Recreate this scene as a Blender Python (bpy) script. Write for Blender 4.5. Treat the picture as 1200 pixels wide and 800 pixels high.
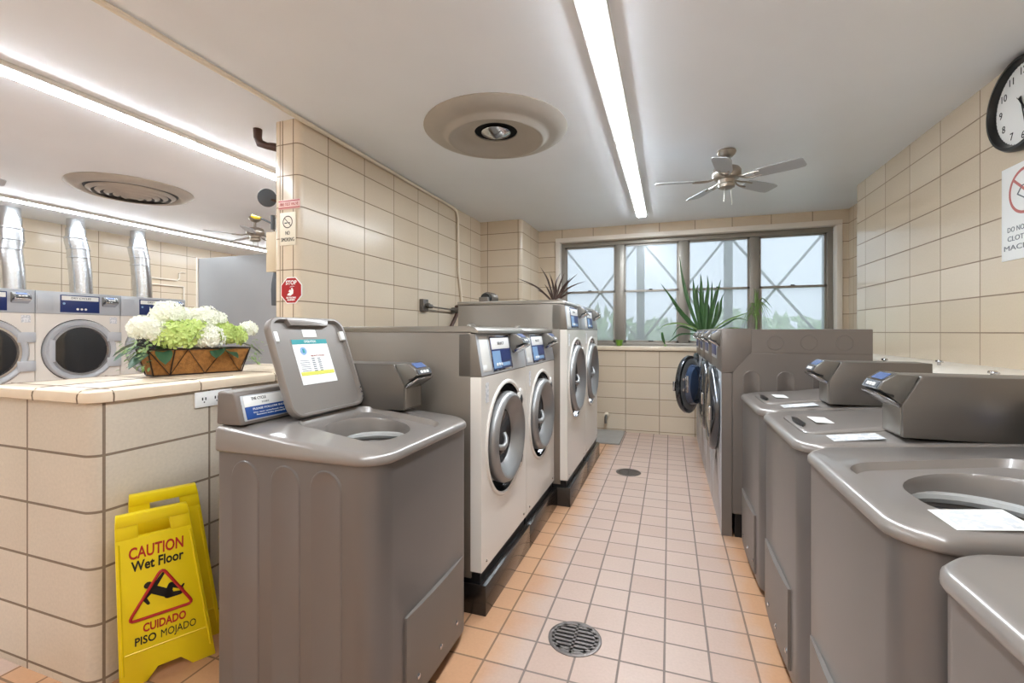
import bpy, bmesh, math, random
from mathutils import Vector, Matrix, Euler
random.seed(7)
PI = math.pi
SC = bpy.context.scene
COL = SC.collection
for o in list(bpy.data.objects): bpy.data.objects.remove(o)

# ------------------------------------------------------------------ camera, world, exposure
cam = bpy.data.cameras.new('camera'); camo = bpy.data.objects.new('camera', cam); COL.objects.link(camo)
FPX = 536.0
cam.sensor_width = 36.0; cam.sensor_fit = 'HORIZONTAL'; cam.lens = FPX/1200*36
cam.shift_y = -(400-388.5)/1200
camo.location = (0, 0, 1.25); camo.rotation_euler = (PI/2, 0, math.radians(19))
cam.clip_start = 0.02
SC.camera = camo
SC.view_settings.view_transform = 'Standard'
SC.view_settings.look = 'None'
SC.view_settings.gamma = 1.0
SC.view_settings.use_curve_mapping = False
SC.view_settings.exposure = 0.84
SC.cycles.max_bounces = 16; SC.cycles.diffuse_bounces = 10
LED = 38.0          # strip light strength
w = bpy.data.worlds.new('overcast_sky'); SC.world = w; w.use_nodes = True
nt = w.node_tree; bg = nt.nodes['Background']
bg.inputs[0].default_value = (0.78, 0.88, 1.0, 1); bg.inputs[1].default_value = 3.9

# ------------------------------------------------------------------ materials
def lin(c):
    return tuple(((x/255)/12.92 if x/255 <= .04045 else ((x/255+.055)/1.055)**2.4) for x in c)+(1,)
MATS = {}
def mat(name, rgb, rough=.5, metal=0.0, spec=.5, noise=0.0, nscale=8.0, bump=0.0, bscale=60.0, coat=0.0, emit=None, estr=0, alpha=None):
    if name in MATS: return MATS[name]
    m = bpy.data.materials.new(name); m.use_nodes = True
    n = m.node_tree.nodes; l = m.node_tree.links; b = n['Principled BSDF']
    b.inputs['Base Color'].default_value = lin(rgb); b.inputs['Roughness'].default_value = rough
    b.inputs['Metallic'].default_value = metal; b.inputs['Specular IOR Level'].default_value = spec
    b.inputs['Coat Weight'].default_value = coat; b.inputs['Coat Roughness'].default_value = .08
    if noise or bump:
        tc = n.new('ShaderNodeTexCoord')
    if noise:
        nz = n.new('ShaderNodeTexNoise'); nz.inputs['Scale'].default_value = nscale; nz.inputs['Detail'].default_value = 4
        l.new(tc.outputs['Object'], nz.inputs['Vector'])
        cr = n.new('ShaderNodeMapRange'); cr.inputs['From Min'].default_value = .25; cr.inputs['From Max'].default_value = .75
        cr.inputs['To Min'].default_value = 1-noise; cr.inputs['To Max'].default_value = 1+noise
        l.new(nz.outputs['Fac'], cr.inputs['Value'])
        mx = n.new('ShaderNodeVectorMath'); mx.operation = 'SCALE'; mx.inputs[0].default_value = lin(rgb)[:3]
        l.new(cr.outputs['Result'], mx.inputs['Scale']); l.new(mx.outputs[0], b.inputs['Base Color'])
    if bump:
        nb = n.new('ShaderNodeTexNoise'); nb.inputs['Scale'].default_value = bscale; nb.inputs['Detail'].default_value = 3
        l.new(tc.outputs['Object'], nb.inputs['Vector'])
        bp = n.new('ShaderNodeBump'); bp.inputs['Strength'].default_value = bump; bp.inputs['Distance'].default_value = .002
        l.new(nb.outputs['Fac'], bp.inputs['Height']); l.new(bp.outputs[0], b.inputs['Normal'])
    if emit:
        b.inputs['Emission Color'].default_value = lin(emit); b.inputs['Emission Strength'].default_value = estr
    MATS[name] = m
    return m

def tile_mat(name, c1, c2, grout, bw, rh, mort, rough, bump=.6, speck=.03, coord='UV', stain=None, wav=0.0, ox=0, oy=0):
    m = bpy.data.materials.new(name); m.use_nodes = True
    n = m.node_tree.nodes; l = m.node_tree.links; b = n['Principled BSDF']
    tc = n.new('ShaderNodeTexCoord'); mp = n.new('ShaderNodeMapping')
    mp.inputs['Location'].default_value = (ox, oy, 0)
    l.new(tc.outputs[coord], mp.inputs['Vector'])
    br = n.new('ShaderNodeTexBrick'); br.offset = 0; br.squash = 1; br.offset_frequency = 1
    br.inputs['Color1'].default_value = lin(c1); br.inputs['Color2'].default_value = lin(c2); br.inputs['Mortar'].default_value = lin(grout)
    br.inputs['Scale'].default_value = 1; br.inputs['Mortar Size'].default_value = mort; br.inputs['Mortar Smooth'].default_value = .15
    br.inputs['Brick Width'].default_value = bw; br.inputs['Row Height'].default_value = rh; br.inputs['Bias'].default_value = 0
    l.new(mp.outputs[0], br.inputs['Vector'])
    nz = n.new('ShaderNodeTexNoise'); nz.inputs['Scale'].default_value = 90; nz.inputs['Detail'].default_value = 3
    l.new(tc.outputs[coord], nz.inputs['Vector'])
    nz2 = n.new('ShaderNodeTexNoise'); nz2.inputs['Scale'].default_value = 2.3; nz2.inputs['Detail'].default_value = 3
    l.new(tc.outputs[coord], nz2.inputs['Vector'])
    ad = n.new('ShaderNodeMath'); ad.operation = 'ADD'; l.new(nz.outputs['Fac'], ad.inputs[0]); l.new(nz2.outputs['Fac'], ad.inputs[1])
    mr = n.new('ShaderNodeMapRange'); mr.inputs['From Min'].default_value = .6; mr.inputs['From Max'].default_value = 1.4
    mr.inputs['To Min'].default_value = 1-speck; mr.inputs['To Max'].default_value = 1+speck
    l.new(ad.outputs[0], mr.inputs['Value'])
    vm = n.new('ShaderNodeVectorMath'); vm.operation = 'SCALE'; l.new(br.outputs['Color'], vm.inputs[0]); l.new(mr.outputs[0], vm.inputs['Scale'])
    last = vm.outputs[0]
    if stain:
        last = stain(n, l, tc, last)
    l.new(last, b.inputs['Base Color'])
    ro = n.new('ShaderNodeMapRange'); ro.inputs['To Min'].default_value = rough; ro.inputs['To Max'].default_value = .85
    l.new(br.outputs['Fac'], ro.inputs['Value']); l.new(ro.outputs[0], b.inputs['Roughness'])
    inv = n.new('ShaderNodeMath'); inv.operation = 'SUBTRACT'; inv.inputs[0].default_value = 1; l.new(br.outputs['Fac'], inv.inputs[1])
    w2 = n.new('ShaderNodeMath'); w2.operation = 'MULTIPLY_ADD'; w2.inputs[1].default_value = wav
    l.new(nz2.outputs['Fac'], w2.inputs[0]); l.new(inv.outputs[0], w2.inputs[2])
    bp = n.new('ShaderNodeBump'); bp.inputs['Strength'].default_value = bump; bp.inputs['Distance'].default_value = .003
    l.new(w2.outputs[0], bp.inputs['Height']); l.new(bp.outputs[0], b.inputs['Normal'])
    return m

def floor_stain(n, l, tc, col):
    # amber old sealer left along the machine rows (a stain in the tiles)
    sx = n.new('ShaderNodeSeparateXYZ'); l.new(tc.outputs['Object'], sx.inputs[0])
    nz = n.new('ShaderNodeTexNoise'); nz.inputs['Scale'].default_value = 6; nz.inputs['Detail'].default_value = 5
    l.new(tc.outputs['Object'], nz.inputs['Vector'])
    a = n.new('ShaderNodeMath'); a.operation = 'ADD'; a.inputs[1].default_value = .15; l.new(sx.outputs[0], a.inputs[0])
    ab = n.new('ShaderNodeMath'); ab.operation = 'ABSOLUTE'; l.new(a.outputs[0], ab.inputs[0])
    s = n.new('ShaderNodeMath'); s.operation = 'MULTIPLY_ADD'; s.inputs[1].default_value = .18; l.new(nz.outputs['Fac'], s.inputs[0]); l.new(ab.outputs[0], s.inputs[2])
    mr = n.new('ShaderNodeMapRange'); mr.inputs['From Min'].default_value = .47; mr.inputs['From Max'].default_value = .62; mr.inputs['To Max'].default_value = .95
    l.new(s.outputs[0], mr.inputs['Value'])
    mx = n.new('ShaderNodeMix'); mx.data_type = 'RGBA'; mx.blend_type = 'MULTIPLY'
    st = n.new('ShaderNodeMath'); st.operation = 'GREATER_THAN'; st.inputs[1].default_value = -2.3; l.new(sx.outputs[0], st.inputs[0])
    ml = n.new('ShaderNodeMath'); ml.operation = 'MULTIPLY'; l.new(mr.outputs[0], ml.inputs[0]); l.new(st.outputs[0], ml.inputs[1])
    l.new(ml.outputs[0], mx.inputs['Factor']); l.new(col, mx.inputs['A']); mx.inputs['B'].default_value = (1.0, .74, .48, 1)
    return mx.outputs['Result']

TW, TR = .388, .1965
M_TILE = tile_mat('cream_wall_tile', (216, 200, 178), (208, 190, 166), (138, 118, 98), TW, TR, .0038, .22, .35, .035, wav=1.2)
M_TILE2 = tile_mat('speckled_half_wall_tile', (204, 193, 177), (197, 185, 168), (128, 112, 96), TW, TR, .005, .35, .4, .09, wav=.6)
M_FLOOR = tile_mat('quarry_floor_tile', (196, 172, 158), (188, 161, 146), (134, 120, 112), .1625, .1635, .0045, .38, .5, .07, coord='Object', stain=floor_stain, ox=.0185, oy=.022)
M_CEIL = mat('ceiling_paint', (236, 240, 246), .38, bump=.25, bscale=3.0, noise=.02, nscale=2)
M_CREAM = mat('cream_paint', (222, 208, 188), .35)
M_CAP = mat('cream_cap_tile', (222, 204, 180), .22, noise=.05, nscale=14)
M_GROUT = mat('grout', (118, 100, 84), .9)
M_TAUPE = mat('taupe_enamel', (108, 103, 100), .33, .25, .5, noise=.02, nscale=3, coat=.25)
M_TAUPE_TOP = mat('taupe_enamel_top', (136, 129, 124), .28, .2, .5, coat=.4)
M_TAUPE_D = mat('taupe_panel', (120, 112, 106), .4, .25)
M_STEEL = mat('brushed_steel', (150, 145, 138), .35, .75, noise=.04, nscale=5)
M_GSIDE = mat('grey_side_metal', (130, 122, 113), .42, .45, noise=.03, nscale=4)
M_CASE = mat('meter_case_metal', (112, 106, 100), .36, .5, noise=.02)
M_CASED = mat('meter_head_metal', (118, 114, 108), .35, .5)
M_WHITE = mat('white_enamel', (228, 222, 214), .25, coat=.3)
M_WHITE2 = mat('white_plastic', (225, 224, 220), .4)
M_SILVER = mat('silver_plastic', (186, 190, 196), .32, .12)
M_CHROME = mat('chrome', (205, 205, 208), .12, 1.0)
M_RING = mat('door_ring_silver', (150, 149, 148), .38, .6)
M_DCHR = mat('dark_chrome', (92, 94, 98), .18, .9)
M_BLACK = mat('black_plastic', (18, 18, 19), .35)
M_BASE = mat('black_steel_base', (20, 16, 15), .2, .0, coat=.25)
M_RUBBER = mat('dark_rubber', (30, 30, 32), .6)
M_GLASSD = mat('dark_door_glass', (20, 22, 26), .06, 0, .7, coat=.5)
M_BLUEGL = mat('blue_tinted_glass', (52, 70, 98), .08, 0.1, .7, coat=.5)
M_BLUE = mat('blue_label', (24, 70, 140), .4)
M_NAVY = mat('navy_label', (22, 44, 104), .35)
M_LBLUE = mat('pale_blue_label', (130, 165, 205), .35)
M_TEAL = mat('teal_label', (35, 145, 150), .5)
M_PAPER = mat('white_label', (236, 236, 234), .5)
M_INK = mat('grey_ink', (120, 124, 130), .6)
M_BINK = mat('black_ink', (22, 22, 24), .6)
M_RED = mat('red_ink', (178, 34, 34), .5)
M_REDST = mat('red_sticker', (166, 34, 38), .35)
M_PINK = mat('faded_red_ink', (190, 110, 105), .5)
M_YEL = mat('yellow_plastic', (236, 212, 20), .35, noise=.03, nscale=10)
M_YELL = mat('yellow_highlight', (214, 212, 90), .5)
M_LCD = mat('lcd_blue', (78, 98, 140), .2, emit=(70, 95, 150), estr=.1)
M_PIPE = mat('rusty_brown_pipe', (74, 50, 40), .5, .2, noise=.15, nscale=30)
M_ALU = mat('aluminium_duct', (205, 208, 212), .22, .95, noise=.04, bump=.6, bscale=40)
M_CAST = mat('cast_iron', (120, 112, 108), .4, .7, noise=.06, nscale=30)
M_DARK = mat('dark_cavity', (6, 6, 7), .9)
M_WFRAME = mat('window_metal', (150, 144, 136), .4, .5)
M_WTRIM = mat('window_white_trim', (232, 222, 210), .4)
M_DIFF = mat('diffuser_grey_paint', (176, 168, 158), .38, .2, noise=.05, nscale=6)
M_NICK = mat('brushed_nickel', (168, 160, 150), .28, .85)
M_BLADE = mat('grey_fan_blade', (178, 181, 187), .4)
M_FROST = mat('frosted_shade_glass', (205, 215, 212), .3)
M_LEAF = mat('green_leaf', (50, 88, 40), .4, noise=.2, nscale=12)
M_LEAF2 = mat('pale_green_leaf', (128, 154, 92), .45, noise=.2, nscale=12)
M_DLEAF = mat('dark_maroon_leaf', (72, 52, 44), .45, noise=.2)
M_DGREEN = mat('dark_hydrangea_leaf', (52, 84, 58), .45, noise=.2)
M_COIR = mat('coir_liner', (156, 106, 52), .9, noise=.3, nscale=60, bump=1.0, bscale=200)
M_WIRE = mat('dark_wire', (52, 38, 30), .5, .4)
M_PETW = mat('white_petal', (250, 250, 238), .6)
M_PETG = mat('lime_petal', (204, 222, 132), .6)
M_HEDGE = mat('hedge_leaves', (206, 226, 186), .8, noise=.2, nscale=6)
M_ASPH = mat('pale_paving', (180, 180, 176), .9)
M_GRILLE = mat('grey_window_grille', (62, 66, 76), .6)
M_TAN = mat('tan_metal', (196, 178, 150), .5)
M_SLATE = mat('slate_grey_plastic', (74, 78, 84), .5)
M_PANEL = mat('grey_partition', (152, 152, 152), .45, noise=.03, nscale=2)
M_CUP = mat('green_cup', (110, 150, 50), .35)
M_PVC = mat('white_pipe', (222, 212, 198), .4)
M_TUBW = mat('pale_tub_ring', (176, 176, 174), .35)
M_BASKET = mat('steel_basket', (120, 120, 120), .4, .7)
M_MAT = mat('grey_slab', (150, 146, 140), .6, noise=.06)
M_PIXEL = None
def speck_mat(name, c1, c2, scale):
    m = bpy.data.materials.new(name); m.use_nodes = True
    n = m.node_tree.nodes; l = m.node_tree.links; b = n['Principled BSDF']; b.inputs['Roughness'].default_value = .5
    tc = n.new('ShaderNodeTexCoord'); nz = n.new('ShaderNodeTexNoise'); nz.inputs['Scale'].default_value = scale; nz.inputs['Detail'].default_value = 2
    l.new(tc.outputs['Object'], nz.inputs['Vector'])
    r = n.new('ShaderNodeValToRGB'); r.color_ramp.elements[0].position = .47; r.color_ramp.elements[1].position = .53
    r.color_ramp.elements[0].color = lin(c1); r.color_ramp.elements[1].color = lin(c2)
    l.new(nz.outputs['Fac'], r.inputs[0]); l.new(r.outputs[0], b.inputs['Base Color'])
    return m
M_FINE = speck_mat('fine_print', (228, 228, 226), (240, 240, 238), 110)
M_FINE2 = speck_mat('fine_print_dark', (196, 198, 202), (226, 226, 228), 60)
M_LED = bpy.data.materials.new('led_diffuser'); M_LED.use_nodes = True
_b = M_LED.node_tree.nodes['Principled BSDF']; _b.inputs['Emission Color'].default_value = (.85, .935, 1.0, 1); _b.inputs['Emission Strength'].default_value = LED
# frosted window glass: part clear, part scattering
M_PANE = bpy.data.materials.new('frosted_window_glass'); M_PANE.use_nodes = True
_n = M_PANE.node_tree.nodes; _l = M_PANE.node_tree.links
_n.remove(_n['Principled BSDF']); _o = _n['Material Output']
_tr = _n.new('ShaderNodeBsdfTransparent'); _tr.inputs[0].default_value = (.56, .57, .58, 1)
_tl = _n.new('ShaderNodeBsdfTranslucent'); _tl.inputs[0].default_value = (.36, .365, .36, 1)
_gl = _n.new('ShaderNodeBsdfGlossy'); _gl.inputs['Roughness'].default_value = .3
_m1 = _n.new('ShaderNodeMixShader'); _m1.inputs[0].default_value = .5
_m2 = _n.new('ShaderNodeMixShader'); _m2.inputs[0].default_value = .05
_l.new(_tr.outputs[0], _m1.inputs[1]); _l.new(_tl.outputs[0], _m1.inputs[2]); _l.new(_m1.outputs[0], _m2.inputs[1]); _l.new(_gl.outputs[0], _m2.inputs[2]); _l.new(_m2.outputs[0], _o.inputs[0])

# ------------------------------------------------------------------ mesh builder
class MB:
    def __init__(self): self.v = []; self.f = []; self.m = []; self.mats = []; self.uv = None
    def mi(self, m):
        if m not in self.mats: self.mats.append(m)
        return self.mats.index(m)
    def add(self, vs, fs, m, M=None):
        k = len(self.v); i = self.mi(m)
        for p in vs:
            p = Vector(p)
            self.v.append(M @ p if M is not None else p)
        for f in fs: self.f.append([a+k for a in f]); self.m.append(i)
        return self
    def box(self, x0, x1, y0, y1, z0, z1, m, bev=0, M=None, seg=2):
        vs = [(x, y, z) for x in (x0, x1) for y in (y0, y1) for z in (z0, z1)]
        fs = [(0,1,3,2), (4,6,7,5), (0,4,5,1), (2,3,7,6), (0,2,6,4), (1,5,7,3)]
        if bev:
            bm = bmesh.new(); bv = [bm.verts.new(p) for p in vs]
            for f in fs: bm.faces.new([bv[i] for i in f])
            bmesh.ops.bevel(bm, geom=bm.edges[:], offset=bev, segments=seg, affect='EDGES', profile=.5)
            self.frombm(bm, m, M)
        else: self.add(vs, fs, m, M)
        return self
    def frombm(self, bm, m, M=None):
        bm.verts.index_update()
        vs = [v.co.copy() for v in bm.verts]; fs = [[v.index for v in f.verts] for f in bm.faces]; bm.free()
        self.add(vs, fs, m, M)
    def prism(self, poly, axis, a0, a1, m, bev=0, M=None, seg=2):
        # poly: 2-D points; axis x -> (y,z), y -> (x,z), z -> (x,y)
        def P(p, a): return {'x': (a, p[0], p[1]), 'y': (p[0], a, p[1]), 'z': (p[0], p[1], a)}[axis]
        n = len(poly)
        vs = [P(p, a0) for p in poly]+[P(p, a1) for p in poly]
        fs = [list(range(n)), list(range(2*n-1, n-1, -1))]+[(i, (i+1) % n, n+(i+1) % n, n+i) for i in range(n)]
        if bev:
            bm = bmesh.new(); bv = [bm.verts.new(p) for p in vs]
            for f in fs: bm.faces.new([bv[i] for i in f])
            bmesh.ops.bevel(bm, geom=bm.edges[:], offset=bev, segments=seg, affect='EDGES', profile=.5)
            self.frombm(bm, m, M)
        else: self.add(vs, fs, m, M)
        return self
    def rings(self, rings, m, cap0=False, cap1=False, M=None, closed=True):
        n = len(rings[0]); vs = [p for r in rings for p in r]; fs = []
        for k in range(len(rings)-1):
            for i in range(n if closed else n-1):
                j = (i+1) % n
                fs.append((k*n+i, k*n+j, (k+1)*n+j, (k+1)*n+i))
        if cap0: fs.append(list(range(n))[::-1])
        if cap1: fs.append([(len(rings)-1)*n+i for i in range(n)])
        self.add(vs, fs, m, M); return self
    def lathe(self, prof, m, seg=32, M=None, cap=True, a0=0, a1=2*PI):
        full = abs(a1-a0-2*PI) < 1e-6
        rs = []
        for r, z in prof:
            rs.append([(max(r, 1e-4)*math.cos(a0+(a1-a0)*i/seg), max(r, 1e-4)*math.sin(a0+(a1-a0)*i/seg), z) for i in range(seg if full else seg+1)])
        self.rings(rs, m, cap and full, cap and full, M, closed=full); return self
    def cyl(self, p0, p1, r, m, seg=16, r2=None):
        p0 = Vector(p0); p1 = Vector(p1); d = p1-p0
        q = d.to_track_quat('Z', 'Y').to_matrix().to_4x4(); q.translation = p0
        return self.lathe([(r, 0), (r if r2 is None else r2, d.length)], m, seg, q)
    def tube(self, pts, r, m, seg=8, M=None, rad=None):
        pts = [Vector(p) for p in pts]; rs = []
        t = (pts[1]-pts[0]).normalized(); nrm = t.orthogonal().normalized()
        for i, p in enumerate(pts):
            a = pts[max(i-1, 0)]; b = pts[min(i+1, len(pts)-1)]; t2 = (b-a).normalized()
            q = t.rotation_difference(t2); nrm = (q @ nrm).normalized(); t = t2; bn = t.cross(nrm)
            rr = rad[i] if rad else r
            rs.append([p+rr*(math.cos(2*PI*k/seg)*nrm+math.sin(2*PI*k/seg)*bn) for k in range(seg)])
        self.rings(rs, m, True, True, M); return self
    def torus(self, R, r, m, M=None, seg=40, s2=8):
        rs = [[((R+r*math.cos(2*PI*j/s2))*math.cos(2*PI*i/seg), (R+r*math.cos(2*PI*j/s2))*math.sin(2*PI*i/seg), r*math.sin(2*PI*j/s2)) for j in range(s2)] for i in range(seg)]
        rs.append(rs[0]); return self.rings(rs, m, M=M)
    def text(self, s, size, m, M, ext=.0006, width=None, bold=0.0, align='CENTER'):
        c = bpy.data.curves.new('t', 'FONT'); c.body = s; c.size = size; c.extrude = ext; c.align_x = align; c.align_y = 'CENTER'; c.offset = bold; c.resolution_u = 3
        o = bpy.data.objects.new('t', c); COL.objects.link(o)
        dg = bpy.context.evaluated_depsgraph_get(); dg.update(); me = bpy.data.meshes.new_from_object(o.evaluated_get(dg))
        vs = [v.co.copy() for v in me.vertices]; fs = [list(p.vertices) for p in me.polygons]
        if width and vs:
            x0 = min(v.x for v in vs); x1 = max(v.x for v in vs); k = width/max(x1-x0, 1e-6); cx = (x0+x1)/2
            for v in vs: v.x = (v.x-cx)*k
        bpy.data.objects.remove(o); bpy.data.curves.remove(c); bpy.data.meshes.remove(me)
        if vs: self.add(vs, fs, m, M)
        return self
    def mirror_x(self):
        for p in self.v: p.x = -p.x
        for f in self.f: f.reverse()
        return self
    def build(self, name, parent=None, smooth=38, recalc=True, loc=None):
        me = bpy.data.meshes.new(name); me.from_pydata([tuple(p) for p in self.v], [], self.f)
        for m in self.mats: me.materials.append(m)
        for p, i in zip(me.polygons, self.m): p.material_index = i
        if recalc:
            bm = bmesh.new(); bm.from_mesh(me); bmesh.ops.remove_doubles(bm, verts=bm.verts, dist=1e-6)
            bmesh.ops.recalc_face_normals(bm, faces=bm.faces); bm.to_mesh(me); bm.free()
        if smooth:
            for p in me.polygons: p.use_smooth = True
            me.set_sharp_from_angle(angle=math.radians(smooth))
        me.update()
        o = bpy.data.objects.new(name, me); COL.objects.link(o)
        if parent: o.parent = parent
        if loc: o.location = loc
        return o
def T(x, y, z): return Matrix.Translation((x, y, z))
def RX(a): return Matrix.Rotation(a, 4, 'X')
def RY(a): return Matrix.Rotation(a, 4, 'Y')
def RZ(a): return Matrix.Rotation(a, 4, 'Z')
FACE_MY = RX(PI/2)      # text plane XY -> faces -Y, reads along +X

def empty(name, loc, rz=0, rot=None):
    o = bpy.data.objects.new(name, None); COL.objects.link(o); o.location = loc; o.rotation_euler = rot if rot else (0, 0, rz); o.empty_display_size = .1
    return o
def tag(o, label, cat, group=None, kind=None):
    o['label'] = label; o['category'] = cat
    if group: o['group'] = group
    if kind: o['kind'] = kind
    return o
def struct(o, label=None):
    o['kind'] = 'structure'
    if label: o['label'] = label
    return o
def dup(root, loc, rz, label, group=None, name=None):
    def cp(o, par):
        c = o.copy(); COL.objects.link(c); c.parent = par
        for ch in kids.get(o, []): cp(ch, c)
        return c
    kids = {}
    for o in bpy.data.objects:
        if o.parent: kids.setdefault(o.parent, []).append(o)
    r = cp(root, None); r.location = loc; r.rotation_euler = (0, 0, rz); r['label'] = label
    if group: r['group'] = group
    return r
def rr(w, d, r, n=8, cx=0, cy=0):
    pts = []; r = min(r, w/2, d/2)
    for k, (sx, sy) in enumerate(((1, -1), (1, 1), (-1, 1), (-1, -1))):
        a0 = -PI/2+k*PI/2
        for i in range(n+1):
            a = a0+PI/2*i/n
            pts.append((cx+sx*(w/2-r)+r*math.cos(a), cy+sy*(d/2-r)+r*math.sin(a)))
    return pts

# ------------------------------------------------------------------ room shell
H = 2.575
def uvwall(name, path, z0, z1, m, u0=0, v0=0, closed=False, cap=None):
    """extrude a plan path into a wall strip whose UV runs in metres along the path"""
    me = bpy.data.meshes.new(name); vs = []; fs = []; uv = []
    L = [0]
    for a, b in zip(path, path[1:]): L.append(L[-1]+math.dist(a, b))
    for p in path: vs += [(p[0], p[1], z0), (p[0], p[1], z1)]
    for i in range(len(path)-1):
        fs.append((2*i, 2*i+2, 2*i+3, 2*i+1)); uv += [(L[i]+u0, z0+v0), (L[i+1]+u0, z0+v0), (L[i+1]+u0, z1+v0), (L[i]+u0, z1+v0)]
    me.from_pydata(vs, [], fs); lay = me.uv_layers.new(name='UVMap')
    for k, t in enumerate(uv): lay.data[k].uv = t
    me.materials.append(m)
    for p in me.polygons: p.use_smooth = True
    me.set_sharp_from_angle(angle=math.radians(40))
    o = bpy.data.objects.new(name, me); COL.objects.link(o)
    return o
def arc(cx, cy, r, a0, a1, n=6):
    return [(cx+r*math.cos(math.radians(a0+(a1-a0)*i/n)), cy+r*math.sin(math.radians(a0+(a1-a0)*i/n))) for i in range(n+1)]
ROWV = .0 # rows: grout at z = k*TR ; measured 1.616,1.829(ish),2.02,2.21,2.41
VOFF = -0.045+.0
# floor and ceiling
XL, XR, YN, YB = -7.1, 1.61, -1.6, 5.85
PLAN = [(XL-.2, YN-.2), (2.1, YN-.2), (2.1, 6.1), (-2.3, 6.1), (-2.3, 9.2), (XL-.2, 9.2)]
o = MB().prism(PLAN, 'z', -.12, 0, M_FLOOR).build('floor', smooth=0); struct(o)
o = MB().prism(PLAN, 'z', H, H+.15, M_CEIL).build('ceiling', smooth=0); struct(o)
def rowoff(z): return -(z % TR)
V = rowoff(1.637)   # a grout line at z=1.637
# right wall with the outward step near the window
yl = 4.98
path = [(XR, YN)]+[(XR, yl-.04)]+arc(XR+.04, yl-.04, .04, 180, 90)[1:]+[(1.83, yl), (1.83, YB)]
u0 = -((3.207-YN) % TW)
struct(uvwall('wall_right', path, 0, H, M_TILE, u0, V))
# back wall with window opening, left return column and divider wall: pieces
WX0, WX1, WZ0, WZ1 = -1.40, 1.76, 1.06, 2.455
def backpiece(x0, x1, z0, z1):
    return [(x0, YB, z0), (x1, YB, z0), (x1, YB, z1), (x0, YB, z1)]
me = bpy.data.meshes.new('wall_back'); vs = []; fs = []; uv = []
for (x0, x1, z0, z1, off) in ((-1.7, 1.84, 0, WZ0, .518), (-1.7, WX0, WZ0, WZ1, .518), (WX1, 1.84, WZ0, WZ1, .518), (-1.7, 1.84, WZ1, H, .518)):
    k = len(vs); q = backpiece(x0, x1, z0, z1); vs += q; fs.append((k, k+1, k+2, k+3))
    for p in q: uv.append(((p[0]+.518)/.402*TW, p[2]-1.011+TR*6 if z1 <= WZ0 else p[2]+V))
me.from_pydata(vs, [], fs); lay = me.uv_layers.new(name='UVMap')
for k, t in enumerate(uv): lay.data[k].uv = t
me.materials.append(M_TILE); o = bpy.data.objects.new('wall_back', me); COL.objects.link(o); struct(o)
# divider wall: pillar end face, long face, column at the back
XD = -2.17; YE = 2.25; YC = 5.13; XC = -1.64
path = [(-2.37, 9.0), (-2.37, YE+.03)]+arc(-2.34, YE+.03, .03, 180, 270, 4)[1:]+arc(XD-.04, YE+.04, .04, -90, 0, 6)+[(XD, YC), (XC-.04, YC)]+arc(XC-.04, YC+.04, .04, -90, 0, 6)+[(XC, YB)]
Ls = sum(math.dist(a, b) for a, b in zip(path[:12], path[1:13]))
# length up to (XD, YE+.04)
Lx = 0; q0 = path[0]
for q1 in path[1:]:
    Lx += math.dist(q0, q1); q0 = q1
    if abs(q1[0]-XD) < 1e-6 and abs(q1[1]-(YE+.04)) < 1e-6: break
u0 = -((Lx+(2.505-YE-.04)) % TW)
struct(uvwall('wall_left', path, 0, H, M_TILE, u0, V))
# extra narrow cut tile joints on the pillar end
g = MB()
for x in (-2.215, -2.30): g.box(x-.0025, x+.0025, YE-.0012, YE+.002, 1.06, H, M_GROUT)
o = g.build('trim_1', smooth=0); struct(o)
# far-left room walls
struct(uvwall('wall_far_left', [(XL, 9.0), (XL, YN)][::-1], 0, H, M_TILE, -((3.53-YN) % TW), V))
struct(uvwall('wall_far_back', [(XL, 9.0), (-2.37, 9.0)], 0, H, M_TILE, 0, V))
struct(uvwall('wall_front', [(XL, YN), (XR, YN)], 0, H, M_CREAM, 0, V))
# low half wall with cap
KX, KY, KW = -1.88, 1.02, .60
kp = [(KX-KW, 2.262), (KX-KW, KY)]+[(KX-.05, KY)]+arc(KX-.05, KY+.05, .05, -90, 0, 6)[1:]+[(KX, 2.262), (KX-KW, 2.262)]
Lk = 0
struct(uvwall('wall_half', kp, 0, 1.0, M_TILE2, -((2.262-KY+KW-.05+.063) % TW), rowoff(.815+.0)))
cap = MB()
def capring(off, z):
    pts = [(KX-KW-off, 2.262), (KX-KW-off, KY-off), (KX-.05, KY-off)]+arc(KX-.05, KY+.05, .05+off, -90, 0, 6)[1:]+[(KX+off, 2.262)]
    return [(p[0], p[1], z) for p in pts]
cap.rings([capring(0, .998), capring(.014, 1.003), capring(.016, 1.02), capring(.012, 1.037), capring(0, 1.045)], M_CAP, True, True)
for yy in (1.075, 1.395, 1.78, 2.165):
    cap.tube([(KX-KW, yy, 1.0448), (KX-.012, yy, 1.0448), (KX+.006, yy, 1.041), (KX+.0155, yy, 1.03), (KX+.0165, yy, 1.018), (KX+.014, yy, 1.0)], .0022, M_GROUT, 6)
for xx in (-1.935, -2.19, -2.45):
    cap.tube([(xx, 1.6, 1.0448), (xx, KY+.012, 1.0448), (xx, KY-.006, 1.041), (xx, KY-.0155, 1.03), (xx, KY-.0165, 1.018), (xx, KY-.014, 1.0)], .0022, M_GROUT, 6)
o = cap.build('trim_2'); struct(o)
# service ledge behind the right row, painted; 
o = MB().box(1.16, 1.62, YN, 4.97, 0, 1.066, mat('ledge_paint', (226, 220, 210), .35), .012).build('wall_ledge'); struct(o)

# window
win = empty('window_1', (0, 0, 0)); struct(win)
YW = 5.97
f = MB()
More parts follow.
